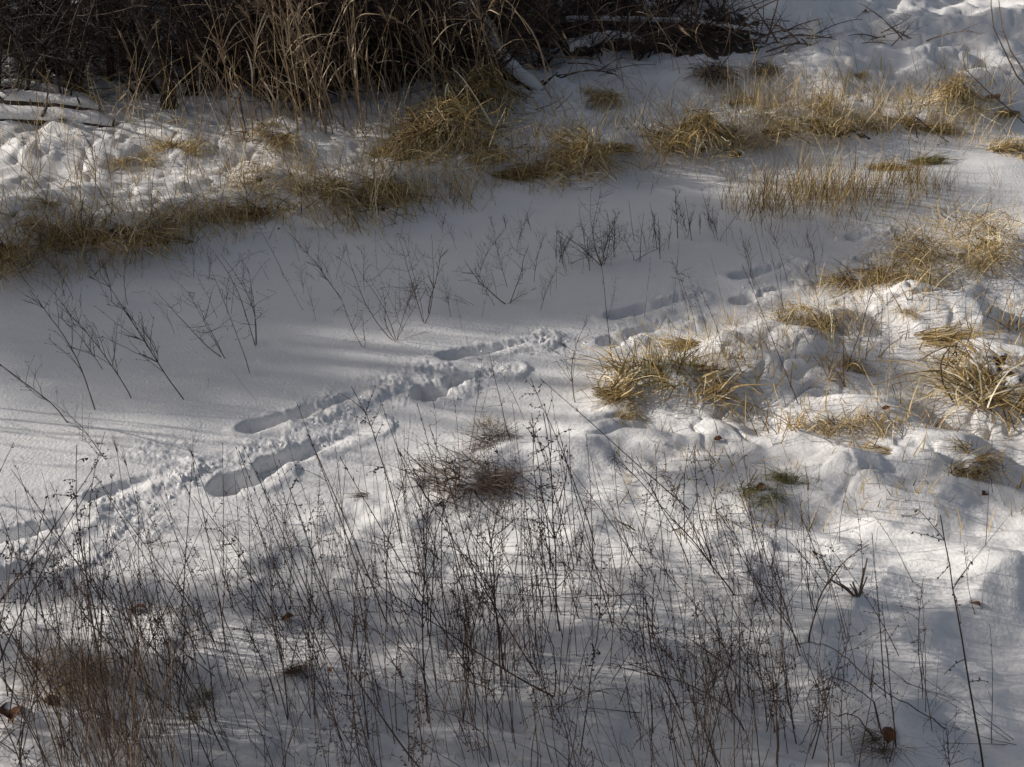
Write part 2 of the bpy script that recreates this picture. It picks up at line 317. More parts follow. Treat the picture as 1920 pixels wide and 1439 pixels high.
def polar_ground():
    r = [.01, .5, 1.0, 1.5, 2.0, 2.3, 2.6]
    x = 2.8
    while x < 17.5:
        r.append(x); x += 1.35 * (x * x + 13.7) / 4736
    while x < 600: r.append(x); x *= 1.06
    r = np.array(r)
    a = np.concatenate([np.arange(-180, -38, 2.0), np.arange(-38, 38, .078), np.arange(38, 180, 2.0)]) * math.pi / 180
    A, R = np.meshgrid(a, r)
    X = np.sin(A) * R; Y = np.cos(A) * R
    fade = np.clip((40 - R) / 20, 0, 1)
    shp = X.shape
    Z = height(X.ravel(), Y.ravel()).reshape(shp)
    Z = Z * fade + np.where(fade < 1, (1 - fade) * .6, 0)
    nr, na = shp
    co = np.stack([X, Y, Z], -1).reshape(-1, 3)
    i = np.arange(nr - 1)[:, None] * na; j = np.arange(na)[None, :]; j2 = (j + 1) % na
    q = np.stack([i + j, i + j2, i + na + j2, i + na + j], -1).reshape(-1, 4)[:, ::-1]
    me = bpy.data.meshes.new('snow_ground')
    me.vertices.add(len(co)); me.vertices.foreach_set('co', co.ravel())
    me.loops.add(q.size); me.loops.foreach_set('vertex_index', q.ravel().astype(np.int32))
    me.polygons.add(len(q)); me.polygons.foreach_set('loop_start', np.arange(0, q.size, 4, dtype=np.int32))
    me.polygons.foreach_set('loop_total', np.full(len(q), 4, dtype=np.int32))
    me.update(calc_edges=True)
    me.polygons.foreach_set('use_smooth', np.ones(len(q), dtype=bool))
    xs, ys = X.ravel(), Y.ravel()
    rd = ys - np.interp(xs, RX, RY)
    bare = .60 * sm(rd, -.1, .5) * (1 - sm(xs, -.1, .6)) * sm(xs, -3.4, -2.0) + .22 * sm(rd, -.1, .5) * (1 - sm(xs, -3, -2))
    bare = bare + .62 * sm(rd, -.3, .05) * (1 - sm(rd, .5, 1.2)) * sm(xs, .0, .4) * (1 - sm(xs, 2.2, 2.9))
    # litter under the far bank's lip and under the tufts
    for (px, py, kind, mat, size, mh, mr, lab), (mx, my, rx, ry, h) in zip(TUFTS, mounds):
        k = .42 if kind in ('mound', 'tangle', 'mat') else (.12 if kind == 'upright' else .3)
        bare = bare + k * size / .5 * np.exp(-(((xs - mx) / (rx * .6)) ** 2 + ((ys - my + .08) / (ry * .45)) ** 2))
    at = me.attributes.new('bare', 'FLOAT', 'POINT'); at.data.foreach_set('value', bare.astype(np.float32))
    me.materials.append(M['snow'])
    o = bpy.data.objects.new('snow_ground', me); C.objects.link(o); o['kind'] = 'structure'
    return o
polar_ground()

GX0, GY0, GS = -10.0, 1.5, .03
gx = np.arange(GX0, 10, GS); gy = np.arange(GY0, 21, GS)
_A, _B = np.meshgrid(gx, gy); HM = height(_A.ravel(), _B.ravel()).reshape(_A.shape)
def hz(x, y):
    i = (x - GX0) / GS; j = (y - GY0) / GS
    i = min(max(i, 0), len(gx) - 2.001); j = min(max(j, 0), len(gy) - 2.001)
    a, b = int(i), int(j); u, v = i - a, j - b
    return float((HM[b, a] * (1 - u) + HM[b, a + 1] * u) * (1 - v) + (HM[b + 1, a] * (1 - u) + HM[b + 1, a + 1] * u) * v)
def P(px, py):
    d = ray(px, py).normalized(); t = (1.2 - CAM.z) / d.z; st = .03
    while t < 40:
        q = CAM + d * t
        if q.z < hz(q.x, q.y): return Vector((q.x, q.y, hz(q.x, q.y)))
        t += st
    q = CAM + d * t; return q
def at_depth(px, py, y):
    d = ray(px, py); t = y / d.y; return CAM + d * t

# ------------------------------------------------------------------ mesh helpers
class MB:
    def __init__(s): s.v = []; s.f = []; s.t = []
    def tube(s, pts, r0, r1, sides=3, tint=.5, cap=False):
        n = len(pts); base = len(s.v)
        for i, p in enumerate(pts):
            d = (pts[min(i + 1, n - 1)] - pts[max(i - 1, 0)])
            if d.length < 1e-9: d = Vector((0, 0, 1))
            d.normalize()
            a = d.cross(Vector((.31, .95, .05))); a.normalize(); b = d.cross(a)
            r = r0 + (r1 - r0) * i / (n - 1)
            for k in range(sides):
                an = 2 * math.pi * k / sides
                s.v.append(p + (a * math.cos(an) + b * math.sin(an)) * r); s.t.append(tint)
        for i in range(n - 1):
            for k in range(sides):
                k2 = (k + 1) % sides
                s.f.append((base + i * sides + k, base + i * sides + k2, base + (i + 1) * sides + k2, base + (i + 1) * sides + k))
        if cap:
            s.f.append(tuple(base + k for k in range(sides))[::-1]); s.f.append(tuple(base + (n - 1) * sides + k for k in range(sides)))
    def ribbon(s, pts, w0, w1, side=None, tint=.5, mid=None):
        n = len(pts); base = len(s.v)
        for i, p in enumerate(pts):
            d = pts[min(i + 1, n - 1)] - pts[max(i - 1, 0)]
            sd_ = side if side is not None else d.cross(Vector((0, 0, 1)))
            if sd_.length < 1e-6: sd_ = Vector((1, 0, 0))
            sd_ = sd_.normalized()
            u = i / (n - 1)
            w = (w0 + (w1 - w0) * u) if mid is None else (w0 * (1 - u) ** 2 + mid * 2 * u * (1 - u) * 1.6 + w1 * u * u)
            s.v.append(p - sd_ * w / 2); s.v.append(p + sd_ * w / 2); s.t += [tint, tint]
        for i in range(n - 1):
            a = base + 2 * i; s.f.append((a, a + 1, a + 3, a + 2))
    def pod(s, p, d, L, r, tint=.5):
        d = d.normalized(); a = d.orthogonal().normalized(); b = d.cross(a); base = len(s.v)
        s.v.append(p.copy())
        for k in range(4):
            an = k * math.pi / 2; s.v.append(p + d * L * .4 + (a * math.cos(an) + b * math.sin(an)) * r)
        s.v.append(p + d * L); s.t += [tint] * 6
        for k in range(4):
            s.f.append((base, base + 1 + k, base + 1 + (k + 1) % 4)); s.f.append((base + 5, base + 1 + (k + 1) % 4, base + 1 + k))
    def mesh(s, name, mat, smooth=False):
        me = bpy.data.meshes.new(name); me.from_pydata([tuple(v) for v in s.v], [], s.f)
        a = me.attributes.new('tint', 'FLOAT', 'POINT'); a.data.foreach_set('value', np.array(s.t, dtype=np.float32))
        me.materials.append(mat)
        if smooth: me.polygons.foreach_set('use_smooth', np.ones(len(me.polygons), dtype=bool))
        return me
def link(name, me, parent=None, mat=None):
    o = bpy.data.objects.new(name, me); C.objects.link(o)
    if parent: o.parent = parent
    return o
def thing(name, label, cat, parts, mtx, group=None):
    """parts: list of (part name, mesh). One part only -> the thing is that mesh itself."""
    if len(parts) == 1:
        o = link(name, parts[0][1])
    else:
        o = link(name, None)
        o.empty_display_size = .1
        for pn, me in parts: link(pn, me, o)
    o.matrix_world = mtx
    o['label'] = label; o['category'] = cat
    if group: o['group'] = group
    return o
def U(a, b): return rnd.uniform(a, b)
def V3(x, y, z): return Vector((x, y, z))

def frame_tilt(base, tip, spin, unit=1.0):
    """matrix that puts a unit-high upright model with its root on base and its tip on tip"""
    d = tip - base; L = d.length
    q = V3(0, 0, 1).rotation_difference(d.normalized())
    return Matrix.Translation(base) @ q.to_matrix().to_4x4() @ Matrix.Rotation(spin, 4, 'Z') @ Matrix.Scale(L / unit, 4)

def place_px(name, label, cat, parts, base_px, tip_px, group=None, spin=None, ytilt=0.0, sink=.02):
    b = P(*base_px); t = at_depth(tip_px[0], tip_px[1], b.y + ytilt)
    b.z -= sink
    return thing(name, label, cat, parts, frame_tilt(b, t, U(0, 6.28) if spin is None else spin), group)

# ------------------------------------------------------------------ weeds (unit = 1 m tall models)
def curve(p, d, L, n, bend, wob=.0):
    """polyline from p along d, bending by vector bend (per unit length)"""
    pts = [p.copy()]; d = d.normalized(); st = L / n
    for i in range(n):
        d = (d + bend * st + V3(U(-wob, wob), U(-wob, wob), U(-wob, wob))).normalized()
        p = p + d * st; pts.append(p)
    return pts
def weed_model(kind, rad=.0038, parts=None):
    st, pd = parts or (MB(), MB()); t0 = U(.2, .6); n_v = len(st.v)
    if kind == 'plain':            # straight thin grass stem with narrow head
        pts = curve(V3(0, 0, 0), V3(0, 0, 1), 1, 8, V3(U(-.1, .1), U(-.1, .1), 0), .03)
        st.tube(pts, rad * .9, rad * .35, 3, t0)
        for k in range(rnd.randint(4, 9)):
            i = rnd.randint(5, 7); p = pts[i].lerp(pts[i + 1], U(0, 1))
            pd.pod(p, V3(U(-.6, .6), U(-.6, .6), 1), U(.012, .028), .0022, U(0, 1))
        for k in range(rnd.randint(0, 2)):
            i = rnd.randint(2, 5); pd.tube(curve(pts[i], V3(U(-1, 1), U(-1, 1), 1.6), U(.12, .3), 4, V3(U(-2, 2), U(-2, 2), -1.5)), rad * .45, rad * .2, 3, t0)
    elif kind == 'branched':       # open branching herb with pods at the ends
        pts = curve(V3(0, 0, 0), V3(0, 0, 1), .97, 12, V3(U(-.5, .5), U(-.5, .5), 0), .09)
        st.tube(pts, rad * 1.2, rad * .5, 4, t0)
        nb = rnd.randint(9, 15)
        for k in range(nb):
            f = U(.25, .95); i = int(f * 12); az = k * 2.4 + U(-.5, .5)
            d = V3(math.cos(az), math.sin(az), U(1.1, 2.2)); L = U(.14, .36) * (1.25 - f)+.06
            bp = curve(pts[i], d, L, 5, V3(U(-2, 2), U(-2, 2), U(-1, 2.5)), .16)
            pd.tube(bp, rad * .6, rad * .3, 3, t0 + U(-.1, .1))
            for m in range(rnd.randint(1, 4)):
                j = rnd.randint(1, 5); az2 = az + U(-1.3, 1.3)
                tp = curve(bp[j], V3(math.cos(az2), math.sin(az2), U(.6, 2)), U(.03, .11), 3, V3(0, 0, 1.0), .12)
                pd.tube(tp, rad * .4, rad * .22, 3, t0)
                if U(0, 1) < .75: pd.pod(tp[-1], tp[-1] - tp[-2], U(.009, .018), U(.002, .0038), U(0, 1))
            pd.pod(bp[-1], bp[-1] - bp[-2], U(.01, .02), .0035, U(0, 1))
    elif kind == 'seedy':          # stem with curled hanging seed strings
        pts = curve(V3(0, 0, 0), V3(0, 0, 1), .97, 12, V3(U(-.25, .25), U(-.25, .25), 0), .05)
        st.tube(pts, rad * 1.1, rad * .45, 3, t0)
        for k in range(rnd.randint(7, 13)):
            f = U(.45, 1.0); i = min(int(f * 12), 12); az = U(0, 6.28)
            bp = curve(pts[i], V3(math.cos(az), math.sin(az), U(.3, 1.6)), U(.05, .14), 5, V3(0, 0, U(-9, 2)), .22)
            pd.tube(bp, rad * .45, rad * .25, 3, t0)
            for q in bp[1:]:
                if U(0, 1) < .8: pd.pod(q, V3(U(-1, 1), U(-1, 1), U(-1, .6)), U(.008, .018), U(.0022, .0042), U(0, 1))
    elif kind == 'fine':           # several fine wiry stems from one root, crossing
        for s_ in range(rnd.randint(3, 5)):
            d = V3(U(-.25, .25), U(-.25, .25), 1); L = U(.6, 1.02)
            pts = curve(V3(U(-.02, .02), U(-.02, .02), 0), d, L, 8, V3(U(-.3, .3), U(-.3, .3), 0), .05)
            st.tube(pts, rad * .75, rad * .3, 3, t0 + U(-.15, .15))
            for k in range(rnd.randint(3, 6)):
                i = rnd.randint(3, 7); tp = curve(pts[i], V3(U(-1, 1), U(-1, 1), U(.4, 2)), U(.05, .16), 4, V3(U(-3, 3), U(-3, 3), U(-3, 2)), .12)
                pd.tube(tp, rad * .4, rad * .2, 3, t0)
                if U(0, 1) < .6: pd.pod(tp[-1], tp[-1] - tp[-2], .012, .003, U(0, 1))
    elif kind == 'arch':           # bare stem that arches over
        pts = curve(V3(0, 0, 0), V3(-.2, 0, 1), 1.35, 14, V3(.95, 0, -.75), .03)
        k = 1.0 / max(p.z for p in pts); pts = [p * k for p in pts]
        st.tube(pts, rad, rad * .35, 3, t0)
        for j in range(3):
            i = rnd.randint(6, 13); tp = curve(pts[i], V3(U(-1, 1), U(-1, 1), -.5), U(.05, .15), 4, V3(0, 0, -2), .1); pd.tube(tp, rad * .4, rad * .2, 3, t0)
            pd.pod(tp[-1], tp[-1] - tp[-2], .015, .003)
    elif kind == 'fanhead':        # beard grass: long awned fan head
        pts = curve(V3(0, 0, 0), V3(0, 0, 1), .68, 8, V3(U(-.2, .2), 0, 0), .02)
        st.tube(pts, rad, rad * .6, 4, .2)
        top = pts[-1]; dd = (pts[-1] - pts[-2]).normalized()
        pd.pod(top - dd * .02, dd, .07, .007, .2)
        for k in range(16):
            tp = curve(top + dd * U(-.02, .03), dd * 3.2 + V3(U(-1, 1), U(-1, 1), U(-.3, .3)), U(.14, .32), 4, V3(U(-.5, .5), U(-.5, .5), 0)); pd.tube(tp, .0012, .0005, 3, U(.1, .6))
    if parts: return n_v
    if kind == 'plain':            # the few seeds of a thin grass stem stay in its one mesh
        b0 = len(st.v); st.v += pd.v; st.t += [.15] * len(pd.t); st.f += [tuple(q + b0 for q in f) for f in pd.f]
        return [('stem', st.mesh('grass_stem', M['brown']))]
    return [('stem', st.mesh('weed_stem', M['brown'])), ('twigs', pd.mesh('weed_twigs', M['pod']))]
def multi_weed(kinds, n, rad):
    st, pd = MB(), MB()
    for i in range(n):
        a0, b0 = len(st.v), len(pd.v)
        weed_model(rnd.choice(kinds), rad, (st, pd))
        k = U(.5, 1.0) if i else 1.0; off = V3(U(-.42, .42), U(-.32, .32), 0) if i else V3(0, 0, 0)
        R_ = Matrix.Rotation(U(-.2, .2) if i else 0, 3, 'X') @ Matrix.Rotation(U(-.22, .22) if i else 0, 3, 'Y') @ Matrix.Rotation(U(0, 6.28), 3, 'Z')
        for L_, q0 in ((st.v, a0), (pd.v, b0)):
            for q in range(q0, len(L_)): L_[q] = R_ @ (L_[q] * k) + off
    return [('stem', st.mesh('weed_stems', M['brown'])), ('twigs', pd.mesh('weed_twigs', M['pod']))]
KINDS = {}
for k, n in (('plain', 6), ('branched', 9), ('seedy', 7), ('fine', 7), ('arch', 3), ('fanhead', 3)):
    KINDS[k] = [weed_model(k) for _ in range(n)]
CROWDM = {k: [multi_weed(v, rnd.randint(4, 7), U(.0027, .0038)) for _ in range(10)] for k, v in {'plain': ['plain', 'plain', 'seedy'], 'seedy': ['seedy', 'plain'], 'branched': ['branched', 'plain', 'seedy', 'plain'], 'fine': ['fine', 'plain', 'plain'], 'arch': ['arch', 'plain']}.items()}
def bush_model(rad, n):
    st, pd = MB(), MB()
    for i in range(n):
        az = U(0, 6.28); e = U(.7, 3.0); L = U(.6, 1.15)
        pts = curve(V3(0, 0, 0), V3(math.cos(az), math.sin(az), e), L, 12, V3(-math.cos(az) * U(-.5, 1.5), -math.sin(az) * U(-.5, 1.5), U(-.3, 1.2)), .12)
        st.tube(pts, rad * U(.7, 1.2), rad * .4, 4, U(.1, .6))
        for k in range(rnd.randint(3, 8)):
            tp = curve(pts[rnd.randint(3, 11)], V3(U(-1, 1), U(-1, 1), U(-.1, 1.5)), U(.1, .4), 6, V3(U(-3, 3), U(-3, 3), U(-1, 3)), .18)
            pd.tube(tp, rad * .5, rad * .25, 3, .4)
            for q in range(3):
                t2 = curve(tp[rnd.randint(1, 6)], V3(U(-1, 1), U(-1, 1), U(-.3, 1)), U(.03, .1), 3, V3(0, 0, 1), .15); pd.tube(t2, rad * .35, rad * .2, 3, .4); pd.pod(t2[-1], t2[-1] - t2[-2], .015, .004)
    return [('stem', st.mesh('bush_stems', M['brown'])), ('twigs', pd.mesh('bush_twigs', M['pod']))]
KINDS['bush'] = [bush_model(U(.0038, .0050), rnd.randint(2, 6)) for _ in range(12)]
KINDS['sprig'] = [weed_model('plain', .009) for _ in range(4)] + [weed_model('branched', .008) for _ in range(4)] + [bush_model(.006, 2) for _ in range(3)]
KINDS_THICK = [weed_model('branched', U(.0042, .0058)) for _ in range(16)]   # for shorter plants, scaled down

# ---- individually placed herbs on the open channel (base px, tip px, kind, label)
LONE = [
 ((130, 793), (8, 590), 'branched', 'branching bare weed leaning left, lowest rooted of the leftmost pair'),
 ((179, 770), (88, 525), 'branched', 'tall branching bare weed leaning left, second along the row over the smooth snow'),
 ((248, 750), (160, 530), 'branched', 'branching weed leaning left between two taller ones on the smooth snow'),
 ((348, 753), (190, 515), 'branched', 'tallest left leaning weed, with curled twigs at its foot, on the smooth snow'),
 ((195, 693), (140, 580), 'branched', 'short twiggy weed behind the left leaning row'),
 ((293, 663), (268, 560), 'branched', 'small sprig behind the tallest left leaning weed'),
 ((423, 672), (330, 520), 'bush', 'branching weed leaning left with dark pods, left of the leafy one'),
 ((469, 702), (415, 505), 'seedy', 'weed with shrivelled tan leaves along its stem standing on the smooth snow'),
 ((480, 648), (430, 455), 'bush', 'thin tall branching weed behind the leafy one'),
 ((484, 752), (428, 690), 'plain', 'short bare twig lying left, alone near the track'),
 ((202, 866), (120, 730), 'branched', 'leaning weed nearest the track on the left'),
 ((154, 829), (158, 740), 'plain', 'short straight stem beside the leaning weed near the track'),
 ((143, 860), (133, 829), 'plain', 'very short twig left of the track'),
 ((390, 733), (380, 705), 'sprig', 'tiny three pronged sprig on the smooth snow'),
 ((743, 642), (690, 475), 'bush', 'dark bushy weed with a curved main stem in mid channel'),
 ((683, 655), (655, 520), 'bush', 'wiry low bush of thin stems left of the dark bushy weed'),
 ((640, 560), (580, 440), 'branched', 'thin branching weed near the far bank, left of centre'),
 ((795, 608), (770, 450), 'bush', 'narrow upright branching weed right of the dark bushy weed'),
 ((803, 588), (800, 450), 'branched', 'twin of the narrow upright weed, just behind it'),
 ((735, 640), (835, 600), 'fine', 'thin twigs sprawling right along the snow from the dark bushy weed'),
 ((955, 573), (950, 400), 'bush', 'tall upright branching weed in mid channel, right of centre'),
 ((940, 575), (1005, 530), 'branched', 'twigs bent low to the right at the foot of the tall upright weed'),
 ((895, 577), (845, 540), 'bush', 'dark sprawling twigs left of the tall upright weed'),
 ((930, 577), (905, 520), 'sprig', 'small forked sprig at the foot of the tall upright weed'),
 ((868, 625), (850, 545), 'seedy', 'small seedy sprig beside the upper line of footprints'),
 ((1044, 542), (1038, 430), 'plain', 'single dark stem right of the tall upright weed'),
 ((1150, 695), (1128, 470), 'plain', 'tall thin straight stem beside the track at centre right'),
 ((1080, 758), (1020, 590), 'branched', 'forked weed with knobbly pods where the near bank meets the track'),
 ((1120, 650), (1105, 590), 'seedy', 'short seedy sprig between two footprints'),
 ((1375, 450), (1372, 395), 'plain', 'short dark stub of a stem below the channel strip'),
 ((1535, 500), (1555, 440), 'seedy', 'nodding dark seed head on a bent stem beside the far footprints'),
 ((400, 962), (340, 800), 'fanhead', 'bearded grass head on a leaning stem above the deep boot print'),
 ((235, 960), (215, 800), 'fanhead', 'bearded grass head on an upright stem at the left of the track'),
 ((260, 965), (228, 830), 'fanhead', 'thin bearded grass just right of the upright one'),
 ((340, 985), (325, 920), 'fanhead', 'short bearded grass head low beside the track'),
 ((183, 1010), (180, 900), 'fanhead', 'small bearded grass head left of the tall pair'),
 ((60, 980), (45, 900), 'fanhead', 'dark bearded grass at far left over the trench'),
 ((960, 830), (890, 650), 'seedy', 'tall seedy weed in front of the second deep boot print'),
 ((985, 790), (925, 665), 'seedy', 'seedy weed right of the second deep boot print'),
 ((1515, 1213), (1512, 930), 'branched', 'strong dark upright stem with one long forked branch on open snow at right'),
 ((1502, 1235), (1440, 960), 'branched', 'slanting weed crossing the strong dark stem at right'),
 ((1548, 1195), (1490, 1020), 'plain', 'thin slanting stem right of the strong dark stem'),
 ((1850, 1470), (1765, 1000), 'seedy', 'tall weed with thick shrivelled seed clusters near the right edge'),
 ((1830, 1160), (1775, 1010), 'seedy', 'shrivelled seed mass leaning over the snow hump near the right edge'),
 ((1860, 1400), (1850, 1170), 'plain', 'thin stem right of the tall shrivelled weed'),
 ((1455, 1440), (1470, 1270), 'seedy', 'weed with dangling pods left of the bottom right tussock'),
 ((1460, 1410), (1468, 1140), 'seedy', 'straight weed with dense seed spikes at lower right of centre'),
 ((1385, 1310), (1370, 1090), 'seedy', 'dark spike headed weed, left of a matching spike'),
 ((1405, 1310), (1386, 1095), 'seedy', 'dark spike headed weed, right of a matching spike'),
 ((1720, 1300), (1750, 1185), 'plain', 'straight bare stem leaning right on the lower right snow'),
 ((1755, 1325), (1758, 1225), 'plain', 'short straight stem right of the right leaning one'),
 ((1632, 1105), (1645, 985), 'plain', 'thin stem rising behind the cut stalks'),
 ((1710, 1110), (1692, 1035), 'plain', 'short slanting stub right of the cut stalks'),
 ((1648, 1375), (1626, 1205), 'plain', 'stiff upright stem rising from the bottom right tussock'),
 ((1600, 1440), (1578, 1385), 'plain', 'stubby broken stalk left of the bottom right tussock'),
 ((1050, 1310), (640, 1130), 'seedy', 'long thick stem fallen diagonally through the weeds at bottom centre'),
 ((1240, 1335), (980, 1310), 'plain', 'stem lying low to the left in the weeds at bottom centre'),
 ((1920, 1400), (1700, 1290), 'fine', 'bundle of dark thin stems lying across the snow at lower right'),
 ((1300, 960), (1000, 720), 'plain', 'thin stem lying diagonally across the hollow on the near bank'),
 ((1380, 1120), (1240, 830), 'branched', 'tall branching weed leaning left in front of the hollow'),
 ((1340, 1060), (1230, 850), 'seedy', 'seedy weed crossing in front of the hollow'),
 ((1160, 1090), (1110, 860), 'plain', 'straight thin stem below the snow hump'),
 ((1575, 1020), (1580, 870), 'seedy', 'dark seed spike standing on bright snow right of centre'),
 ((1583, 722), (1574, 480), 'plain', 'very tall thin stem in front of the snow smothered tussock'),
 ((1500, 760), (1395, 500), 'plain', 'long thin bare stem leaning left over the far footprints'),
 ((1480, 620), (1440, 450), 'plain', 'thin stem leaning left beside the far footprints'),
 ((1330, 640), (1300, 500), 'seedy', 'tall seedy weed at the track, left of a matching one'),
 ((1355, 650), (1330, 520), 'seedy', 'tall seedy weed at the track, right of a matching one'),
 ((1130, 500), (1135, 360), 'bush', 'tall sprig at the left of the sprig row below the far bank'),
 ((1830, 720), (1910, 480), 'plain', 'tan stem leaning right over the biggest straw tussock'),
 ((1790, 700), (1860, 500), 'plain', 'tan stem leaning right, left of a matching one over the straw tussock'),
 ((1780, 1110), (1900, 960), 'plain', 'thin stem slanting right near the right edge'),
 ((1160, 880), (1125, 780), 'plain', 'short thin stem on the snow hump'),
]
for b, t, k, lab in LONE:
    kk = KINDS_THICK if (k == 'branched' and b[1] < 700) else KINDS[k]
    place_px('dry_weed', lab, 'dry weed', rnd.choice(kk), b, t, ytilt=U(-.08, .08))

# ---- row of short sprigs below the far bank
for i in range(46):
    bx = U(1040, 1350); by = 500 - (bx - 1060) * .20 + U(-22, 22)
    place_px('dry_sprig', 'short thin dark sprig standing in the row below the far bank', 'sprig', rnd.choice(KINDS['sprig']),
             (bx, by), (bx + U(-18, 8), by - U(35, 95)), 'short sprigs in the channel below the far bank')
for i in range(26):
    bx = U(350, 1000); by = 545 - bx * .12 + U(-10, 60)
    place_px('dry_sprig', 'tiny dark sprig poking out of the shaded channel snow', 'sprig', rnd.choice(KINDS['sprig']),
             (bx, by), (bx + U(-25, 10), by - U(15, 45)), 'tiny sprigs in the shaded channel')

for i in range(40):
    bx = U(120, 1050); by = 560 - bx * .08 + U(-30, 110)
    place_px('dry_sprig', 'wispy thin branching sprig on the open channel snow', 'sprig', rnd.choice(KINDS['branched'] + KINDS['seedy']),
             (bx, by), (bx - U(-10, 50), by - U(50, 120)), 'wispy sprigs on the open channel')
# ---- crowd of foreground weeds: (cx, cy, rx, ry, n, hmin, hmax px, lean px, label)
CROWD = [
 (150, 1370, 210, 210, 54, 260, 460, -50, ['plain', 'plain', 'fine', 'seedy'], 'thin reddish brown weed in the crowd at the bottom left'),
 (420, 1310, 190, 200, 56, 230, 420, -60, ['seedy', 'branched', 'plain', 'seedy'], 'seedy brown weed in the crowd left of bottom centre'),
 (700, 1290, 190, 210, 54, 240, 430, -45, ['seedy', 'branched', 'plain', 'fine'], 'reddish brown weed in the crowd at bottom centre'),
 (970, 1260, 160, 200, 56, 220, 430, -35, ['seedy', 'branched', 'plain', 'fine'], 'dark brown weed in the crowd right of bottom centre'),
 (1330, 1370, 120, 160, 38, 200, 400, -45, ['seedy', 'branched', 'fine', 'plain'], 'dark weed in the crowd at the bottom right of centre'),
 (860, 960, 130, 70, 24, 120, 230, -35, ['branched', 'seedy', 'fine', 'plain'], 'reddish weed growing around the dark matted tussock'),
 (620, 1080, 130, 60, 22, 150, 260, -35, ['seedy', 'branched'], 'weed on the snow slope between track and weed crowd'),
 (1180, 1090, 120, 90, 20, 150, 280, -30, ['plain', 'branched', 'seedy'], 'weed standing below the snow hump right of centre'),
 (1420, 1080, 110, 80, 14, 150, 280, -45, ['plain', 'branched', 'seedy'], 'weed on the snow right of the hollow'),
 (130, 1130, 130, 60, 22, 130, 240, -30, ['plain', 'seedy'], 'thin weed along the near side of the track at left'),
 (1700, 640, 200, 90, 16, 60, 190, 15, ['plain', 'branched'], 'thin tan stem among the humps of the right bank'),
 (1500, 590, 120, 40, 12, 70, 160, -30, ['plain', 'branched'], 'thin stem along the rim of the near bank beside the track'),
 (1790, 1080, 110, 110, 12, 80, 220, 10, ['plain', 'branched', 'arch'], 'thin crooked stem near the right edge of the foreground'),
 (1620, 1390, 270, 110, 42, 140, 320, -40, ['seedy', 'branched', 'plain'], 'thin weed on the lower right snow'),
 (1500, 1230, 170, 150, 34, 120, 260, -35, ['seedy', 'branched', 'plain'], 'reddish weed on streaky snow between the crowd and the cut stalks'),
 (1440, 500, 130, 55, 24, 60, 150, -15, ['plain', 'branched'], 'fine upright stem by the far footprints'),
 (1250, 600, 120, 50, 14, 80, 170, -15, ['plain', 'seedy'], 'fine upright stem by the middle footprints'),
 (1700, 1300, 140, 60, 9, 90, 200, -10, ['arch', 'plain'], 'arching bare stem on the lower right snow'),
]
for cx, cy, rx, ry, n, h0, h1, lean, ks, lab in CROWD:
    for i in range(int(n * .41 + 1)):
        while True:
            a, b = U(-1, 1), U(-1, 1)
            if a * a + b * b < 1: break
        bx, by = cx + a * rx, cy + b * ry
        if by > 1120 and 1090 < bx < 1200 and U(0, 1) < .6: bx -= 110
        k = rnd.choice(ks); h = U(h0, h1) * (U(.6, 1) if k != 'plain' else U(.8, 1.05))
        ln = lean + rnd.gauss(0, 35)
        if U(0, 1) < .08: ln += rnd.choice([-130, 120])
        place_px('dry_weed', lab, 'dry weed', rnd.choice(CROWDM[k] if cy > 900 and k != 'arch' and lean < 0 and cx < 1550 else KINDS[k]), (bx, by), (bx + ln * h / 300, by - h), 'weeds: ' + lab, ytilt=U(-.15, .15))

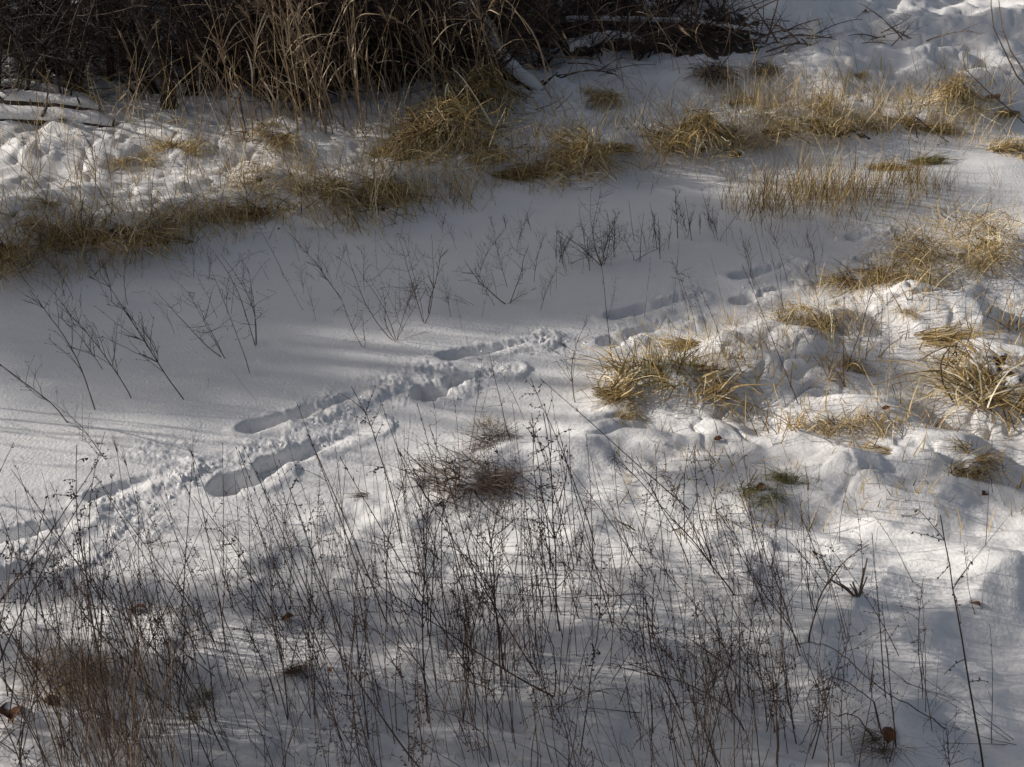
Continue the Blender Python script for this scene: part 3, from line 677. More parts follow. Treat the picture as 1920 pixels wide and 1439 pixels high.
# ------------------------------------------------------------------ grass tufts
def tuft_model(kind, mat, n, seed):
    m = MB(); hubs = [(U(-.42, .42), U(-.36, .36), U(0, 6.28)) for _ in range(rnd.randint(4, 7))]
    for i in range(n):
        az = U(0, 6.283); tint = min(1, max(0, rnd.gauss(.5, .34)))
        if kind == 'mop':       # several hubs of bent blades, each combed its own way
            hx, hy, ha = hubs[i % len(hubs)]
            p = V3(hx + rnd.gauss(0, .09), hy + rnd.gauss(0, .09), U(0, .12)); a2 = ha + rnd.gauss(0, .75)
            pts = curve(p, V3(math.cos(a2), math.sin(a2), U(.1, 1.5)), U(.25, .95), 7, V3(U(-1.4, 1.4), U(-1.4, 1.4), -U(1.0, 4.5)), .16)
            for q in pts: q.z = max(q.z, -.03)
            w = U(.006, .013)
        elif kind == 'mound':   # thatch: blades lying criss-cross over a dome
            r = abs(rnd.gauss(0, .42)); ph = U(0, 6.283); hd = hubs[i % len(hubs)][2] + rnd.gauss(0, .8); x_, y_ = math.cos(ph) * r, math.sin(ph) * r; pts = []; cv = U(-.9, .9); L = U(.25, .7); lift = U(0, .07) + (U(0, .35) if U(0, 1) < .3 else 0)
            for q in range(8):
                hh = .30 * math.exp(-(((x_ - .18) / .42) ** 2 + ((y_ + .05) / .36) ** 2)) + .22 * math.exp(-(((x_ + .28) / .36) ** 2 + ((y_ - .08) / .3) ** 2)) + .05 * math.sin(x_ * 9 + y_ * 5) - .05; pts.append(V3(x_, y_, max(hh, -.02) + lift * (.4 + q / 7)))
                x_ += math.cos(hd) * L / 7; y_ += math.sin(hd) * L / 7; hd += cv * .2 + U(-.2, .2)
            w = U(.006, .012)
        elif kind == 'tangle':  # fine chaotic stems in uneven bunches
            hx, hy, ha = hubs[i % len(hubs)]
            p = V3(hx * 1.25 + rnd.gauss(0, .14), hy * 1.1 + rnd.gauss(0, .12), U(-.02, .22))
            pts = curve(p, V3(U(-1, 1) + .5 * math.cos(ha), U(-1, 1), U(.0, 1.5)), U(.2, .8), 8, V3(U(-4, 4), U(-4, 4), -U(-.5, 4)), .26)
            for q in pts: q.z = max(q.z, -.03)
            w = U(.004, .008)
        elif kind == 'upright': # upright fine stems, spread strip
            r = U(0, 1) ** .7 * .8; p = V3(math.cos(az) * r, math.sin(az) * r * .7, -.02)
            pts = curve(p, V3(U(-.45, .35), U(-.4, .4), 1), U(.25, .95) * (1.1 - r * .5), 6, V3(U(-.8, .8), U(-.8, .8), 0), .09)
            w = U(.004, .008)
        elif kind == 'flat':    # combed along +x, lying
            p = V3(U(-.4, .1), U(-.16, .16), U(.0, .08))
            pts = curve(p, V3(1, U(-.35, .35), U(.05, .45)), U(.4, 1.05), 7, V3(0, U(-.8, .8), -U(.3, 1.3)), .10)
            for q in pts: q.z = max(q.z, .0 + U(0, .02))
            w = U(.006, .013)
        elif kind == 'mat':     # matted twiggy heap
            r = U(0, .45); p = V3(math.cos(az) * r, math.sin(az) * r, U(0, .15))
            pts = curve(p, V3(U(-1, 1), U(-.7, .7), U(-.05, .7)), U(.3, .95), 6, V3(U(-1, 1), U(-1, 1), -U(0, 1.6)), .12)
            for q in pts: q.z = max(q.z, 0)
            w = U(.005, .011)
        if U(0, 1) < .25 and kind in ('mop', 'mound', 'flat', 'mat'):   # broken blade, kinked
            j = rnd.randint(3, 5); kd = V3(U(-1, 1), U(-1, 1), -U(.2, 1)).normalized(); pts = pts[:j + 1] + [pts[j] + kd * .08 * (q + 1) for q in range(3)]
        w *= 1.7; m.ribbon(pts, w, w * .3, tint=tint, side=V3(U(-1, 1), U(-1, 1), U(-.6, .6)))
    return m.mesh(kind + '_blades', M[mat])
TM = {}
CNT = {'mop': 330, 'mound': 750, 'tangle': 430, 'upright': 260, 'flat': 210, 'mat': 300}
def get_tuft(kind, mat):
    L = TM.setdefault((kind, mat), [])
    if len(L) < 5:
        L.append(tuft_model(kind, mat, CNT[kind], 0)); return L[-1]
    return rnd.choice(L)
for px, py, kind, mat, size, mh, mr, lab in TUFTS:
    b = P(px, py); b.z -= .015
    if kind == 'flat': rz = rnd.choice([U(-.3, .3), math.pi + U(-.3, .3)])
    else: rz = U(0, 6.28)
    if px in (1130,): rz = math.pi
    if px in (965, 920): rz = -.2
    if px < 800 and py > 330: size *= .96
    if 1380 < px < 1760 and py < 260: size *= .82
    zs = {'tangle': .75, 'mat': .4, 'mop': .8 if size < .6 else .55}.get(kind, 1.0)
    sparse = size < .26
    me = get_tuft(kind, mat)
    if lab.startswith(('snow smothered', 'few', 'straw blades', 'small curled')): me = tuft_model(kind, mat, 130, 0)
    mt = Matrix.Translation(b) @ Matrix.Rotation(rz, 4, 'Z') @ Matrix.Diagonal((size * 1.05, size * 1.05, size * zs, 1))
    thing('grass_tuft', lab, 'grass tuft', [('blades', me)], mt)

# ---- loose thin grass on both banks: one uncountable mass each
def loose(name, label, n, sampler, hr, mat, wr=(.002, .0045), droop=1.6):
    m = MB(); k = 0
    while k < n:
        px, py = sampler()
        g = flat(px, py, .12); x, y = g
        nn = rnd.randint(2, 7); k += nn
        for _ in range(nn):
            p = V3(x + rnd.gauss(0, .05), y + rnd.gauss(0, .05), 0); p.z = hz(p.x, p.y) - .02
            L = U(*hr)
            pts = curve(p, V3(U(-.7, .5), U(-.5, .5), U(.5, 1.6)), L, 6, V3(U(-2, 2), U(-2, 2), -U(0, droop)) , .10)
            w = U(*wr); m.ribbon(pts, w, w * .3, side=V3(U(-1, 1), U(-1, 1), .3), tint=min(1, max(0, rnd.gauss(.5, .25))))
    o = link(name, m.mesh(name, M[mat])); o['kind'] = 'stuff'; o['label'] = label; o['category'] = 'grass'
def farband():
    x = U(-80, 1900); e = np.interp(x, [p[0] for p in far_px], [p[1] for p in far_px])
    return x, e - 10 - abs(rnd.gauss(0, .45)) * 130
loose('bank_grass', 'loose thin dry grass scattered over the snowy far bank', 3400, farband, (.10, .42), 'straw', (.004, .008))
loose('bank_grass', 'loose dark thin grass fringe along the foot of the far bank', 700, lambda: (lambda x: (x, np.interp(x, [p[0] for p in far_px], [p[1] for p in far_px]) - U(-12, 30)))(U(-50, 1350)), (.06, .25), 'olive', (.003, .007))
loose('tall_thin_grass', 'tall thin pale grass stems rising in front of the far thicket', 420, lambda: (U(-30, 900), U(230, 420)), (.35, .9), 'straw', (.004, .007), .6)
loose('fine_grass', 'fine wiry grass over the golden tangles on the right far bank', 850, lambda: (U(1380, 1900), U(160, 260)), (.12, .40), 'straw', (.003, .007), droop=1)
loose('fine_grass', 'fine wiry dark stems thinly scattered in the right part of the channel', 700, lambda: (U(1350, 1920), U(300, 440)), (.10, .30), 'olive', (.002, .004), .5)
loose('fine_grass', 'fine wiry grass on the right rim of the near bank', 650, lambda: (lambda x: (x, np.interp(x, [p[0] for p in near_px], [p[1] for p in near_px]) + U(-35, 90)))(U(1250, 1950)), (.10, .34), 'straw', (.002, .005), droop=2)
loose('flat_straw', 'flattened straw lying in the snow of the right bank', 380, lambda: (lambda c: (rnd.gauss(c[0], 45), rnd.gauss(c[1], 14)))(rnd.choice([(1500, 655), (1600, 650), (1560, 700), (1640, 790), (1510, 815), (1680, 820), (1720, 590), (1450, 790), (1780, 640), (1350, 720), (1420, 690), (1880, 610)])), (.10, .30), 'straw', (.004, .010), 7)
loose('snow_litter', 'few tiny dark bits of debris on the channel snow', 160, lambda: (U(-20, 1500), U(430, 860)), (.01, .05), 'brown', (.002, .005), 5)
loose('snow_litter', 'curled straw bits half buried in the snow of the right bank', 1300, lambda: (U(1180, 1950), U(560, 1000)), (.04, .16), 'straw', (.003, .009), 6)
loose('snow_litter', 'fine broken stems littering the snow under the weed crowd', 900, lambda: (U(0, 1450), U(1080, 1500)), (.04, .16), 'brown', (.002, .004), 5)

# ---- dense brown wiry clump at the bottom left
def wiry_clump(n, spread):
    m = MB()
    for i in range(n):
        p = V3(rnd.gauss(0, spread), rnd.gauss(0, spread), 0)
        pts = curve(p, V3(U(-.22, .16), U(-.15, .15), 1), U(.35, .85), 8, V3(U(-.4, .4), U(-.4, .4), 0), .05)
        m.tube(pts, .0018, .0007, 3, min(1, max(0, rnd.gauss(.75, .2))))
        for k in range(1):
            q = pts[rnd.randint(2, 7)]; m.tube(curve(q, V3(U(-1, 1), U(-1, 1), 1.2), U(.05, .2), 4, V3(U(-3, 3), U(-3, 3), 0), .1), .0009, .0005, 3, .8)
    return m.mesh('wiry_stems', M['brown'])
for (px, py, n, s_, lab) in [(240, 1480, 70, .12, 'dense brown wiry stem clump at the bottom left'), (285, 1420, 45, .11, 'dense brown wiry clump just right of the bottom left one'),
                             (190, 1400, 40, .10, 'looser brown wiry clump left of the dense pair'), (1330, 1420, 24, .12, 'dark wiry clump at the bottom right of centre'), (900, 1400, 20, .12, 'thin wiry clump at bottom centre')]:
    b = P(px, py); b.z -= .02
    thing('wiry_clump', lab, 'weed clump', [('stems', wiry_clump(n, s_))], Matrix.Translation(b))

# ---- cut stalks at the right
b = P(1610, 1122); root = None
parts = []
for dx, dy, L, r in [(-.13, 0, .09, .005), (-.10, .01, .07, .004), (-.06, -.02, .10, .004), (.0, .0, .15, .0045), (.02, .02, .17, .004), (-.11, -.01, .10, .004), (-.03, .01, .06, .005), (.012, -.01, .12, .0035)]:
    m = MB(); m.tube([V3(0, 0, -.02), V3(dx * .5, dy, L * .5), V3(dx, dy * 2, L)], r, r * .75, 6, U(.5, .95), True); parts.append(('stalk', m.mesh('cut_stalk', M['brown'])))
thing('cut_stalks', 'cluster of thick cut brown stalks sticking out of the snow at right', 'plant stalks', parts, Matrix.Translation(b))

# ---- bent stem (horizontal then down)
def path_stem(px_pts, lab, r=.003, mat='brown', name='bent_stem', zoff=None):
    g = P(*px_pts[-1]); pts = [at_depth(px, py, g.y) for px, py in px_pts]
    o_ = pts[-1].copy(); m = MB(); loc = [p - o_ for p in pts]
    dense = []
    for a, b_ in zip(loc[:-1], loc[1:]):
        for k in range(4): dense.append(a.lerp(b_, k / 4) + V3(0, U(-.01, .01), U(-.002, .002)))
    dense.append(loc[-1]); m.tube(dense, r * .45, r, 4, .35)
    for k in range(6):
        q = rnd.choice(dense[:-3]); m.tube(curve(q, V3(U(-1, 1), U(-1, 1), U(-.2, 1)), U(.03, .1), 3, V3(0, 0, -2), .1), r * .35, r * .2, 3, .3)
    return thing(name, lab, 'dry stem', [('stem', m.mesh(name, M[mat]))], Matrix.Translation(o_))
path_stem([(885, 1113), (980, 1118), (1100, 1120), (1210, 1115), (1213, 1150), (1222, 1225)], 'dark stem bent square, running level then straight down, right of bottom centre')
path_stem([(1455, 1227), (1490, 1208), (1525, 1205), (1560, 1215), (1600, 1245), (1650, 1290), (1720, 1330), (1780, 1370)], 'long arching bare stem over the lower right snow')
path_stem([(1520, 1350), (1512, 1310), (1525, 1285), (1560, 1272), (1600, 1285), (1640, 1320), (1655, 1385)], 'hooped bare stem left of the bottom right tussock')
path_stem([(1500, 1400), (1520, 1360), (1560, 1338), (1610, 1345), (1640, 1390)], 'low hooped stem rising from the bottom right tussock')
path_stem([(1910, 1340), (1800, 1315), (1700, 1280), (1640, 1235), (1630, 1300)], 'thin stem falling right from the stiff upright stem', .002)
path_stem([(1858, 0), (1862, 50), (1885, 100), (1905, 140), (1925, 165), (1950, 420)], 'tall thin curved stem in the top right corner, left one of the pair', .006, 'reed')
path_stem([(1873, 0), (1878, 50), (1895, 95), (1930, 150), (1990, 430)], 'tall thin curved stem in the top right corner, right one of the pair', .006, 'reed')
path_stem([(1805, 100), (1810, 130), (1850, 170), (1880, 195), (1920, 230), (1960, 260)], 'crooked dark stem on the hummocks near the right edge', .006)
path_stem([(2000, 300), (1920, 303), (1850, 297), (1790, 275), (1740, 240), (1712, 215), (1720, 260)], 'long brown stem arching down across the right end of the grass strip', .006)

loose('fallen_stalks', 'thin dead stalks fallen flat on the snow of the weed crowd', 240, lambda: (U(0, 1750), U(1020, 1500)), (.15, .55), 'brown', (.003, .006), 5)
# ---- crumbs of snow kicked out of the footprints, uncountable
m = MB()
for i in range(800):
    q_ = rnd.choice([(470, 860), (560, 830), (330, 890), (240, 935), (640, 780), (720, 745), (800, 750), (860, 735), (100, 1040), (60, 1000), (180, 960), (450, 925), (1060, 642), (1150, 650), (960, 655), (1200, 640), (700, 790), (600, 850), (1400, 580), (1470, 530)])
    p = V3(*flat(q_[0] + rnd.gauss(0, 45), q_[1] + rnd.gauss(0, 14) - 0, .0), 0); p.z = hz(p.x, p.y) - .002; r_ = abs(rnd.gauss(0, .005)) + .0015; b_ = len(m.v)
    for d_ in ((1, 0, 0), (0, 1, 0), (-1, 0, 0), (0, -1, 0), (0, 0, .9), (0, 0, -.5)): m.v.append(p + V3(*d_) * r_ * U(.6, 1.3)); m.t.append(.5)
    for k in range(4): m.f.append((b_ + k, b_ + (k + 1) % 4, b_ + 4)); m.f.append((b_ + (k + 1) % 4, b_ + k, b_ + 5))
o = link('snow_crumbs', m.mesh('snow_crumbs', M['snowcap'])); o['kind'] = 'stuff'; o['label'] = 'small crumbs of snow kicked out along the footprint track'; o['category'] = 'snow'

# ------------------------------------------------------------------ dead leaves
def leaf_model():
    m = MB(); n = 7
    for sgn in (-1, 1):
        pts = []; 
    base = len(m.v)
    for i in range(n):
        u = i / (n - 1); w = math.sin(math.pi * min(1, u * 1.05)) ** .8 * .34 + .01
        for s_ in (-1, -.5, 0, .5, 1):
            m.v.append(V3(u - .5, s_ * w * (1 + U(-.12, .12)), .12 * abs(s_) * U(.7, 1.4) + .12 * math.sin(u * 5))); m.t.append(U(.2, .8))
    for i in range(n - 1):
        for j in range(4):
            a = i * 5 + j; m.f.append((a, a + 1, a + 6, a + 5))
    st = MB(); st.tube([V3(-.5, 0, .0), V3(-.75, .03, .06), V3(-.9, 0, .12)], .014, .01, 4, .3)
    return [('blade', m.mesh('leaf_blade', M['leaf'], True)), ('leaf_stalk', st.mesh('leaf_stalk', M['leaf']))]
LEAVES = [leaf_model() for _ in range(3)]
for px, py, s_, lab in [(20, 1342, .16, 'brown dead leaf at the left edge near the bottom'), (258, 1147, .12, 'upright brown dead leaf in a snow hollow below the track'),
                        (1425, 922, .09, 'brown curled dead leaf beside the small green tuft'), (1832, 895, .06, 'small brown pointed leaf near the right edge'),
                        (1845, 930, .08, 'flat brown leaf in snow near the right edge'), (1525, 1048, .07, 'brown leaf at the foot of weeds right of centre'),
                        (1825, 1142, .08, 'round brown leaf under the shrivelled seed mass'), (620, 1262, .05, 'small brown leaf among the bottom weeds'),
                        (1560, 722, .07, 'narrow brown leaf on the sunlit ridge'), (540, 1170, .09, 'pale brown leaf caught in the weeds left of centre'),
                        (1405, 190, .16, 'bent tan leaf on snow left of the golden tangles'), (1860, 190, .22, 'broad tan leaf lying at the right edge of the far bank'),
                        (1660, 770, .07, 'light brown leaf on top of the snow smothered tussock'), (100, 1320, .11, 'dark brown leaf under the lower left tangle'), (1665, 1385, .12, 'brown leaf stuck on the bottom right tussock'),
                        (1345, 832, .07, 'dark curled leaf in the snow right of the hollow'), (1620, 25, .12, 'yellow brown leaf on the far hummocks at top right')]:
    b = P(px, py); b.z += .01
    thing('dead_leaf', lab, 'leaf', rnd.choice(LEAVES), Matrix.Translation(b) @ Matrix.Rotation(U(0, 6.28), 4, 'Z') @ Matrix.Rotation(U(-.5, .5), 4, 'X') @ Matrix.Scale(s_ * (.62 if s_ < .15 else .8), 4))

# ------------------------------------------------------------------ thicket at the top: shrubs, reeds, trunk, logs
def shrub_model(n_stem, H, spread, twigs, curl=.0):
    a = MB(); b_ = MB()
    for i in range(n_stem):
        az = U(0, 6.28); p = V3(U(-.12, .12) * spread * 2, U(-.12, .12) * spread * 2, -.05)
        pts = curve(p, V3(math.cos(az) * spread, math.sin(az) * spread, 1), H * U(.6, 1.1), 10, V3(U(-.5, .5), U(-.5, .5), -.15), .10)
        t0 = U(.2, .9); a.tube(pts, U(.008, .028), .005, 5, t0)
        for k in range(twigs):
            j = rnd.randint(1, 10); az2 = U(0, 6.28)
            tp = curve(pts[j], V3(math.cos(az2), math.sin(az2), U(-.3, 1.2)), U(.2, .7), 7, V3(U(-2, 2), U(-2, 2), U(-1.5, 1)) * (1 + curl), .16)
            b_.tube(tp, .0045, .0018, 3, t0 + U(-.2, .2))
            for q in range(4):
                r_ = rnd.randint(1, 7); b_.tube(curve(tp[r_], V3(U(-1, 1), U(-1, 1), U(-.5, 1)), U(.08, .3), 4, V3(U(-3, 3), U(-3, 3), U(-2, 2)), .15), .0022, .0012, 3, t0 + U(-.2, .3))
    return [('main_stem', a.mesh('shrub_stem', M['dark'])), ('twigs', b_.mesh('shrub_twigs', M['dark']))]
SH = [shrub_model(9, 1.5, .6, 16) for _ in range(4)]
spots = []
for bx_, by_ in [(20, 190), (90, 150), (160, 175), (230, 140), (60, 90), (150, 80), (240, 60), (330, 120), (370, 170), (420, 110), (340, 50), (20, 30), (110, 20), (200, 5), (300, -10), (430, 30), (460, 160),
                 (500, 120), (560, 170), (610, 130), (660, 170), (530, 60), (600, 50), (690, 120), (740, 165), (780, 120), (830, 150), (700, 50), (790, 40), (860, 90), (900, 150), (930, 100), (640, 10), (740, -20), (520, -10),
                 (850, 20), (920, 40), (970, 20), (1040, 10), (1120, 20), (1190, 30), (1240, 40), (1300, 10), (1170, 80), (1000, 90), (1080, 60), (1150, 50), (1250, 20), (1350, 30), (1010, 130), (1100, 110), (1200, 110), (1290, 90), (-60, 120), (580, 200), (500, 185), (880, -30), (400, -30), (280, 170)]:
    g_ = P(bx_, by_); spots.append((g_.x, g_.y))
for i, (x, y) in enumerate(spots):
    z = hz(x, y)
    if x < -2.4: lab, g = 'dark bare twiggy shrub of the far thicket, over snow in the top left', 'shrubs at the top left'
    elif x < .3: lab, g = 'dense dark shrub behind the reeds, top centre left', 'shrubs behind the reeds'
    else: lab, g = 'dark brown twiggy shrub on the bank top right of the fallen trunk', 'shrubs right of the fallen trunk'
    s_ = U(.85, 1.25) * (.9 if x < .2 else .42)
    thing('bare_shrub', lab, 'shrub', rnd.choice(SH), Matrix.Translation((x, y, z - .03)) @ Matrix.Rotation(U(0, 6.28), 4, 'Z') @ Matrix.Scale(s_, 4), g)

def reed_model(plume, bend):
    st = MB(); lf = MB(); pl = MB(); t0 = U(.35, .8)
    pts = curve(V3(0, 0, 0), V3(-bend * .1, 0, 1), 1.0, 14, V3(bend, U(-.1, .1), -.1), .02)
    st.tube(pts, .0042, .0018, 4, t0 - .1)
    for k in range(rnd.randint(1, 4)):
        i = rnd.randint(3, 12); az = U(0, 6.28)
        lp = curve(pts[i], V3(math.cos(az) * .5, math.sin(az) * .5, 1.3), U(.12, .3), 7, V3(math.cos(az) * 2, math.sin(az) * 2, -U(0, 7)), .14)
        lf.ribbon(lp, .005, .001, tint=min(1, t0 + U(-.2, .3)), mid=U(.006, .012), side=V3(-math.sin(az), math.cos(az), U(-.4, .4)))
    parts = [('stem', st.mesh('reed_stem', M['reed'])), ('leaves', lf.mesh('reed_leaves', M['reed']))]
    if plume:
        d = (pts[-1] - pts[-2]).normalized()
        for k in range(40):
            q = pts[-1] - d * U(0, .12); pl.tube(curve(q, d + V3(U(-.35, .35) + bend * .3, U(-.3, .3), U(-.3, .1)), U(.03, .09), 3, V3(bend, 0, -3), .1), .0012, .0006, 3, U(.4, 1))
        parts.append(('plume', pl.mesh('reed_plume', M['reed'])))
    return parts
RP = [reed_model(True, U(.3, 1.0) * rnd.choice((-1, 1))) for _ in range(4)]; RN = [reed_model(False, U(-1.0, 1.0)) for _ in range(6)]
def reeds(n, x0, x1, y0, y1, h0, h1, lean, lab, grp, pl=.2):
    for i in range(n):
        bx, by = U(x0, x1), U(y0, y1); h = U(h0, h1)
        place_px('reed', lab, 'reed', rnd.choice(RP if U(0, 1) < pl else RN), (bx, by), (bx + lean + rnd.gauss(0, 35), by - h), grp, ytilt=U(-.3, .2))
reeds(54, 540, 700, 185, 255, 170, 340, -50, 'tall dry reed leaning left in the thick stand left of the golden clump', 'reeds left of the golden clump')
reeds(26, 400, 560, 190, 270, 150, 300, -40, 'tall dry reed in the thin stand between the trunk and the thick stand', 'reeds in the thin stand')
reeds(46, 700, 960, 140, 235, 120, 300, -15, 'dry reed rising out of the golden clump', 'reeds over the golden clump')
reeds(14, 230, 400, 200, 290, 110, 230, -10, 'dry reed near the foot of the dark trunk', 'reeds at the trunk', .3)
reeds(22, 960, 1420, 100, 175, 60, 150, -20, 'dry reed standing in the brush right of the fallen trunk', 'reeds right of the fallen trunk', .2)
reeds(14, 20, 230, 260, 400, 90, 190, 0, 'thin dry reed in front of the snowy log', 'reeds in front of the log', .1)
for b_, t_, lab in [((1063, 222), (1015, 92), 'single dry reed with a nodding head right of the golden clump'), ((1090, 190), (1085, 60), 'single dry reed with drooping plume under the root tangle'),
                    ((1215, 185), (1130, 95), 'reed arching left on open snow below the root tangle'), ((745, 240), (700, 120), 'reed with a spread pale plume in front of the dark thicket'), ((300, 215), (265, 100), 'reed with a broad tan plume beside the dark trunk'),
                    ((660, 230), (590, 20), 'reed with a long golden plume at the top centre left'), ((1400, 180), (1290, 50), 'bare bent reed left of the fallen branches')]:
    place_px('plumed_reed', lab, 'reed', rnd.choice(RP), b_, t_)
# hanging dead grass over the stand, leaf curtains
def curtain(n, w, h):
    m = MB()
    for i in range(n):
        p = V3(rnd.gauss(0, w * .35), rnd.gauss(0, .12), h * U(.25, 1)); a = U(-1, 1)
        pts = curve(p, V3(a * .8, U(-.5, .3), U(-.3, 1)), U(.3, 1.0), 8, V3(a * .5, 0, -U(1.5, 4)), .08)
        for q in pts: q.z = max(q.z, -.02)
        m.ribbon(pts, .004, .003, tint=min(1, max(0, rnd.gauss(.3, .28))), mid=U(.008, .022), side=V3(U(-1, 1), U(-1, 1), U(-.3, .3)))
    return m.mesh('hanging_blades', M['reed'])
for px, py, w, h, n, lab in [(815, 215, .9, 1.3, 34, 'curtain of dead reed leaves hanging above the golden clump'), (900, 190, .7, 1.0, 34, 'dead reed leaves hanging beside the fallen trunk'),
                             (650, 225, .7, 1.0, 9, 'mass of dead reed leaves in the thick stand'), (740, 215, .6, 1.1, 8, 'dead reed leaves between the thick stand and the golden clump'), (490, 215, .6, .8, 20, 'thin dead reed leaves right of the dark trunk')]:
    b = P(px, py); thing('dead_reed_leaves', lab, 'dead reeds', [('blades', curtain(n, w, h))], Matrix.Translation(b))

def log_obj(name, lab, cat, p0, p1, r0, r1, snow=True, bend=.05, cap_t=.035, n=22, sides=14, branches=0):
    """bark cylinder along p0-p1 with a lumpy snow cap on its upper side"""
    d = p1 - p0; L = d.length; ax = d.normalized(); side = ax.cross(V3(0, 0, 1)).normalized(); up = side.cross(ax)
    m = MB(); s_ = MB(); base = p0; rows = []
    for i in range(n + 1):
        u = i / n; r = (r0 + (r1 - r0) * u) * (1 + .12 * math.sin(i * 1.7) * U(.5, 1)); c = ax * L * u + up * bend * math.sin(u * 3.1) + side * bend * .5 * math.sin(u * 7)
        rows.append((c, r))
        for k in range(sides):
            an = 2 * math.pi * k / sides; rr = r * (1 + .12 * math.sin(an * 3 + i * .4) + U(-.05, .05)) * (.2 if i in (0, n) else 1)
            m.v.append(c + side * math.cos(an) * rr + up * math.sin(an) * rr); m.t.append(.5)
    for i in range(n):
        for k in range(sides):
            k2 = (k + 1) % sides; m.f.append((i * sides + k, i * sides + k2, (i + 1) * sides + k2, (i + 1) * sides + k))
    for _ in range(branches):
        c, r = rnd.choice(rows); m.tube(curve(c, side * U(-1, 1) + up * U(0, 1) + ax * U(-.5, .5), U(.2, .7), 6, V3(0, 0, U(-1, 1)), .15), r * .3, r * .08, 6, .5)
    parts = [('trunk', m.mesh('log_bark', M['bark'], True))]
    if snow:
        K = 9
        for i, (c, r) in enumerate(rows):
            e = min(1, i / 2.0, (n - i) / 2.0)
            for k in range(K):
                an = math.pi * (.08 + .84 * k / (K - 1)); th = cap_t * math.sin(math.pi * k / (K - 1)) ** .6 * e * U(.8, 1.25)
                rr = r * .98 + th; s_.v.append(c + side * math.cos(an) * rr + up * (math.sin(an) * rr)); s_.t.append(.5)
        for i in range(n):
            for k in range(K - 1): s_.f.append((i * K + k, i * K + k + 1, (i + 1) * K + k + 1, (i + 1) * K + k))
        parts.append(('snow_cap', s_.mesh('log_snow', M['snowcap'], True)))
    return thing(name, lab, cat, parts, Matrix.Translation(p0))
def LP(px, py, dz=0): p = P(px, py); p.z += dz; return p
log_obj('snowy_log', 'thick log under layered snow at the left edge', 'log', LP(-120, 232, .05), LP(215, 236, .0), .075, .055, cap_t=.045, bend=.02, branches=4)
log_obj('snowy_log', 'second log lying behind the left edge log, under snow', 'log', LP(-60, 200, .07), LP(190, 214, .03), .065, .04, cap_t=.035, bend=.02, branches=4)
log_obj('snowy_log', 'thin snow covered pole lying furthest back of the left logs', 'log', LP(-60, 176, .1), LP(170, 196, .04), .045, .03, cap_t=.03, bend=.02, branches=3)
log_obj('fallen_tree', 'dark fallen trunk with snow on top, sloping down to the right at top centre', 'fallen tree', LP(850, 60, .35), LP(1012, 170, -.03), .15, .06, branches=14, cap_t=.022, bend=-.08)
log_obj('fallen_branch', 'long level dark branch with snow on the bank top right of centre', 'branch', LP(1060, 75, .18), LP(1440, 84, .10), .05, .02, branches=14, cap_t=.014)
log_obj('rotten_log', 'short snow dusted rotten log in the root tangle', 'log', LP(1060, 108, .05), LP(1200, 98, .08), .10, .07, branches=12, cap_t=.018)
log_obj('rotten_log', 'grey log end behind the dead reeds at top centre', 'log', LP(680, 85, .25), LP(745, 80, .25), .10, .09, cap_t=.04)
# upright trunk
def trunk(px, py, top, r, lab):
    b = P(px, py); t = at_depth(top[0], top[1], b.y + .1); m = MB(); d = t - b
    t2 = d * 1.6; pts = [V3(0, 0, -.1)] + [t2 * (i / 10) + V3(math.sin(i * .9) * .03, 0, 0) for i in range(1, 11)]
    m.tube(pts, r, r * .55, 10, .5); br = MB()
    for k in range(14):
        q = pts[rnd.randint(3, 10)]; br.tube(curve(q, V3(U(-1, 1), U(-1, 1), U(.2, 1.2)), U(.5, 1.4), 8, V3(U(-1, 1), U(-1, 1), -.3), .12), r * .3, r * .05, 5, .5)
    thing('leaning_tree', lab, 'tree', [('trunk', m.mesh('tree_trunk', M['bark'], True)), ('branch', br.mesh('tree_branch', M['bark']))], Matrix.Translation(b))
trunk(318, 205, (262, 0), .075, 'dark leaning tree trunk in the thicket at top left')
trunk(205, 150, (190, 0), .035, 'thin dark trunk left of the leaning one')
trunk(590, 150, (560, 0), .05, 'dark trunk hidden behind the reeds')

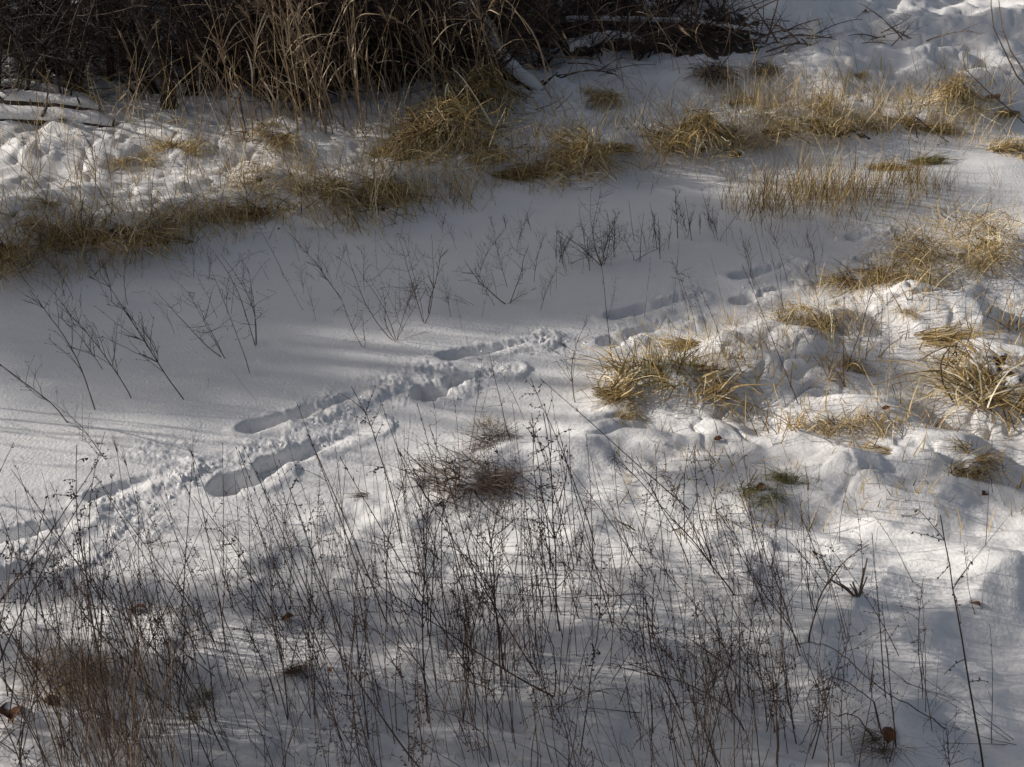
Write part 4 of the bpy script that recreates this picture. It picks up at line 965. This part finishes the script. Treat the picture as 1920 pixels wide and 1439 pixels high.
# fallen twiggy branches at top right
def branch_heap(n, L, r):
    m = MB()
    for i in range(n):
        pts = curve(V3(U(-.3, .3), U(-.2, .2), U(0, .12)), V3(U(-1, 1), U(-.6, .6), U(.0, .7)), L * U(.4, 1), 8, V3(U(-1, 1), U(-1, 1), -U(0, 1.6)), .10)
        for q in pts: q.z = max(q.z, .01)
        m.tube(pts, r * U(.5, 1), r * .25, 5, U(.2, .9))
        for k in range(4):
            tp = curve(pts[rnd.randint(2, 8)], V3(U(-1, 1), U(-1, 1), U(-.2, .9)), U(.1, .35), 5, V3(U(-1.5, 1.5), U(-1, 1), -1), .15); m.tube(tp, r * .3, r * .12, 3, U(.2, .9))
    return m.mesh('heap_branches', M['brown'])
for px, py, n, L, r, lab in [(1340, 75, 16, 1.0, .012, 'tangle of fallen branches with grass on the snow, top right of centre'), (1460, 85, 12, .8, .010, 'loose fallen branches at the right end of the tangle'),
                             (1680, 85, 10, .6, .009, 'small dark heap of bent twigs on the right hummocks'), (1230, 85, 14, .9, .010, 'brown twig heap behind the level branch'),
                             (1100, 150, 9, .55, .008, 'few crooked twigs on shaded snow under the root tangle'), (1120, 95, 16, .9, .014, 'crooked branches heaped over the short rotten log'), (1400, 100, 10, .8, .011, 'crooked branches below the end of the level branch'), (1000, 60, 14, .8, .012, 'dark root tangle above the fallen trunk'),
                             (1130, 60, 14, .8, .010, 'root and twig tangle right of the fallen trunk'), (500, 150, 12, 1.6, .022, 'woody fallen branches behind the thin reed stand'), (760, 130, 12, 1.6, .022, 'woody dark branches behind the thick reed stand'), (300, 120, 12, 1.5, .02, 'woody branches around the dark trunk'), (930, 90, 12, 1.4, .022, 'woody branches leaning over the fallen trunk'), (90, 215, 8, .8, .008, 'few twigs over the snowy logs')]:
    b = P(px, py); thing('branch_heap', lab, 'branches', [('branches', branch_heap(n, L, r))], Matrix.Translation(b))

# ------------------------------------------------------------------ trees and saplings left of the frame, which throw the dappled shade
def crown_mesh(blobs, o_, dens):
    m = MB()
    for (c, rx, ry, rz, k) in blobs:
        for i in range(int(dens * k)):
            while True:
                p = V3(U(-1, 1), U(-1, 1), U(-1, 1))
                if p.length < 1: break
            q = c - o_ + V3(p.x * rx, p.y * ry, p.z * rz)
            m.tube(curve(q, V3(U(-1, 1), U(-1, 1), U(-.5, 1)), U(.2, .55), 3, V3(0, 0, U(-.5, .5)), .2), .010, .004, 3, U(0, 1))
    return m.mesh('tree_crown', M['dark'])
# shade wanted on the ground: (px, py, half size x m, half size y m, density)
SHADE = [
 [(760, 500, 3.2, .5, 4.4), (100, 590, 1.8, .4, 3.6), (1150, 440, 2.2, .45, 4.0), (450, 530, 1.8, .45, 4.0), (950, 530, 2, .5, 3.4), (1050, 385, 1.6, .25, 2.6), (60, 520, 1, .3, 2)],
 [(600, 60, 3.0, .6, 7.0), (900, 50, 1.6, .6, 7.0), (200, 80, 2, .5, 4)],
 [(1500, 60, 2.0, .8, 1.8), (1200, 120, 1.0, .5, 2.0), (1750, 150, .8, .3, 1.6), (1800, 50, 1.2, .5, 1.6)],
 [(1250, 1235, .9, .05, .07), (1800, 1270, .8, .05, .08), (760, 1190, .7, .05, .06), (560, 1120, .5, .05, .05)],
 [(1850, 1480, .8, .14, .9), (300, 1430, .8, .08, .14), (1350, 1400, .8, .08, .16), (800, 1400, .8, .08, .14), (1230, 1110, .4, .05, .05), (950, 1320, .6, .05, .07), (1650, 1170, .5, .05, .06)],
 [(300, 700, 2.2, .5, .7), (1500, 480, 1.0, .4, 1.4), (1620, 700, .5, .08, .2), (1350, 900, .5, .06, .12), (1800, 900, .5, .06, .12)],
]
for i, grp in enumerate(SHADE):
    blobs = []
    for px, py, sx, sy, k in grp:
        g = P(px, py); hgt = U(5.0, 6.5); t = hgt / S.z; c = g + S * t
        blobs.append((c, min(sx * .5, 1.3), sy, sx * .10 + .10, k))
    cx = sum(b[0].x for b in blobs) / len(blobs); cy = sum(b[0].y for b in blobs) / len(blobs)
    o_ = V3(cx, cy, hz(max(cx, -9.9), min(max(cy, 2), 20)) - .1)
    tm = MB(); top = V3(0, 0, 6.2); tm.tube(curve(V3(0, 0, 0), V3(0, 0, 1), 6.5, 12, V3(0, 0, 0), .03), .14, .03, 10, .5)
    for (c, rx, ry, rz, k) in blobs:
        e = c - o_; st_ = V3(0, 0, max(1.5, e.z * .6)); tm.tube([st_.lerp(e, u / 6) + V3(0, 0, .25 * math.sin(u / 6 * 3.1)) for u in range(7)], .06, .015, 6, .5)
    thing('shade_tree', 'bare twiggy tree standing beyond the left side of the clearing', 'tree',
          [('trunk', tm.mesh('shade_trunk', M['bark'], True)), ('crown', crown_mesh(blobs, o_, 520))], Matrix.Translation(o_), 'bare trees left of the clearing')
# saplings whose slim shadows stripe the snow
SAP = []
for _ in range(3):
    m = MB(); tw = MB(); pts = curve(V3(0, 0, 0), V3(0, 0, 1), 2.6, 12, V3(U(-.1, .1), U(-.1, .1), 0), .04); m.tube(pts, .006, .0025, 5, .5)
    for k in range(10): tw.tube(curve(pts[rnd.randint(3, 11)], V3(U(-1, 1), U(-1, 1), 1.5), U(.3, .7), 4, V3(0, 0, .4), .1), .003, .0015, 3, .5)
    SAP.append([('stem', m.mesh('sapling_stem', M['bark'])), ('twigs', tw.mesh('sapling_twigs', M['bark']))])
for i in range(52):
    y = U(3.0, 9.5) if i % 3 else U(6, 9.5); x = -.44 * y - 1.1 - U(0, 2.0)
    thing('sapling', 'slim bare sapling beyond the left side of the clearing', 'sapling', rnd.choice(SAP), Matrix.Translation((x, y, -.02)) @ Matrix.Rotation(U(0, 6), 4, 'Z') @ Matrix.Scale(U(.6, 1.1), 4), 'saplings left of the clearing')
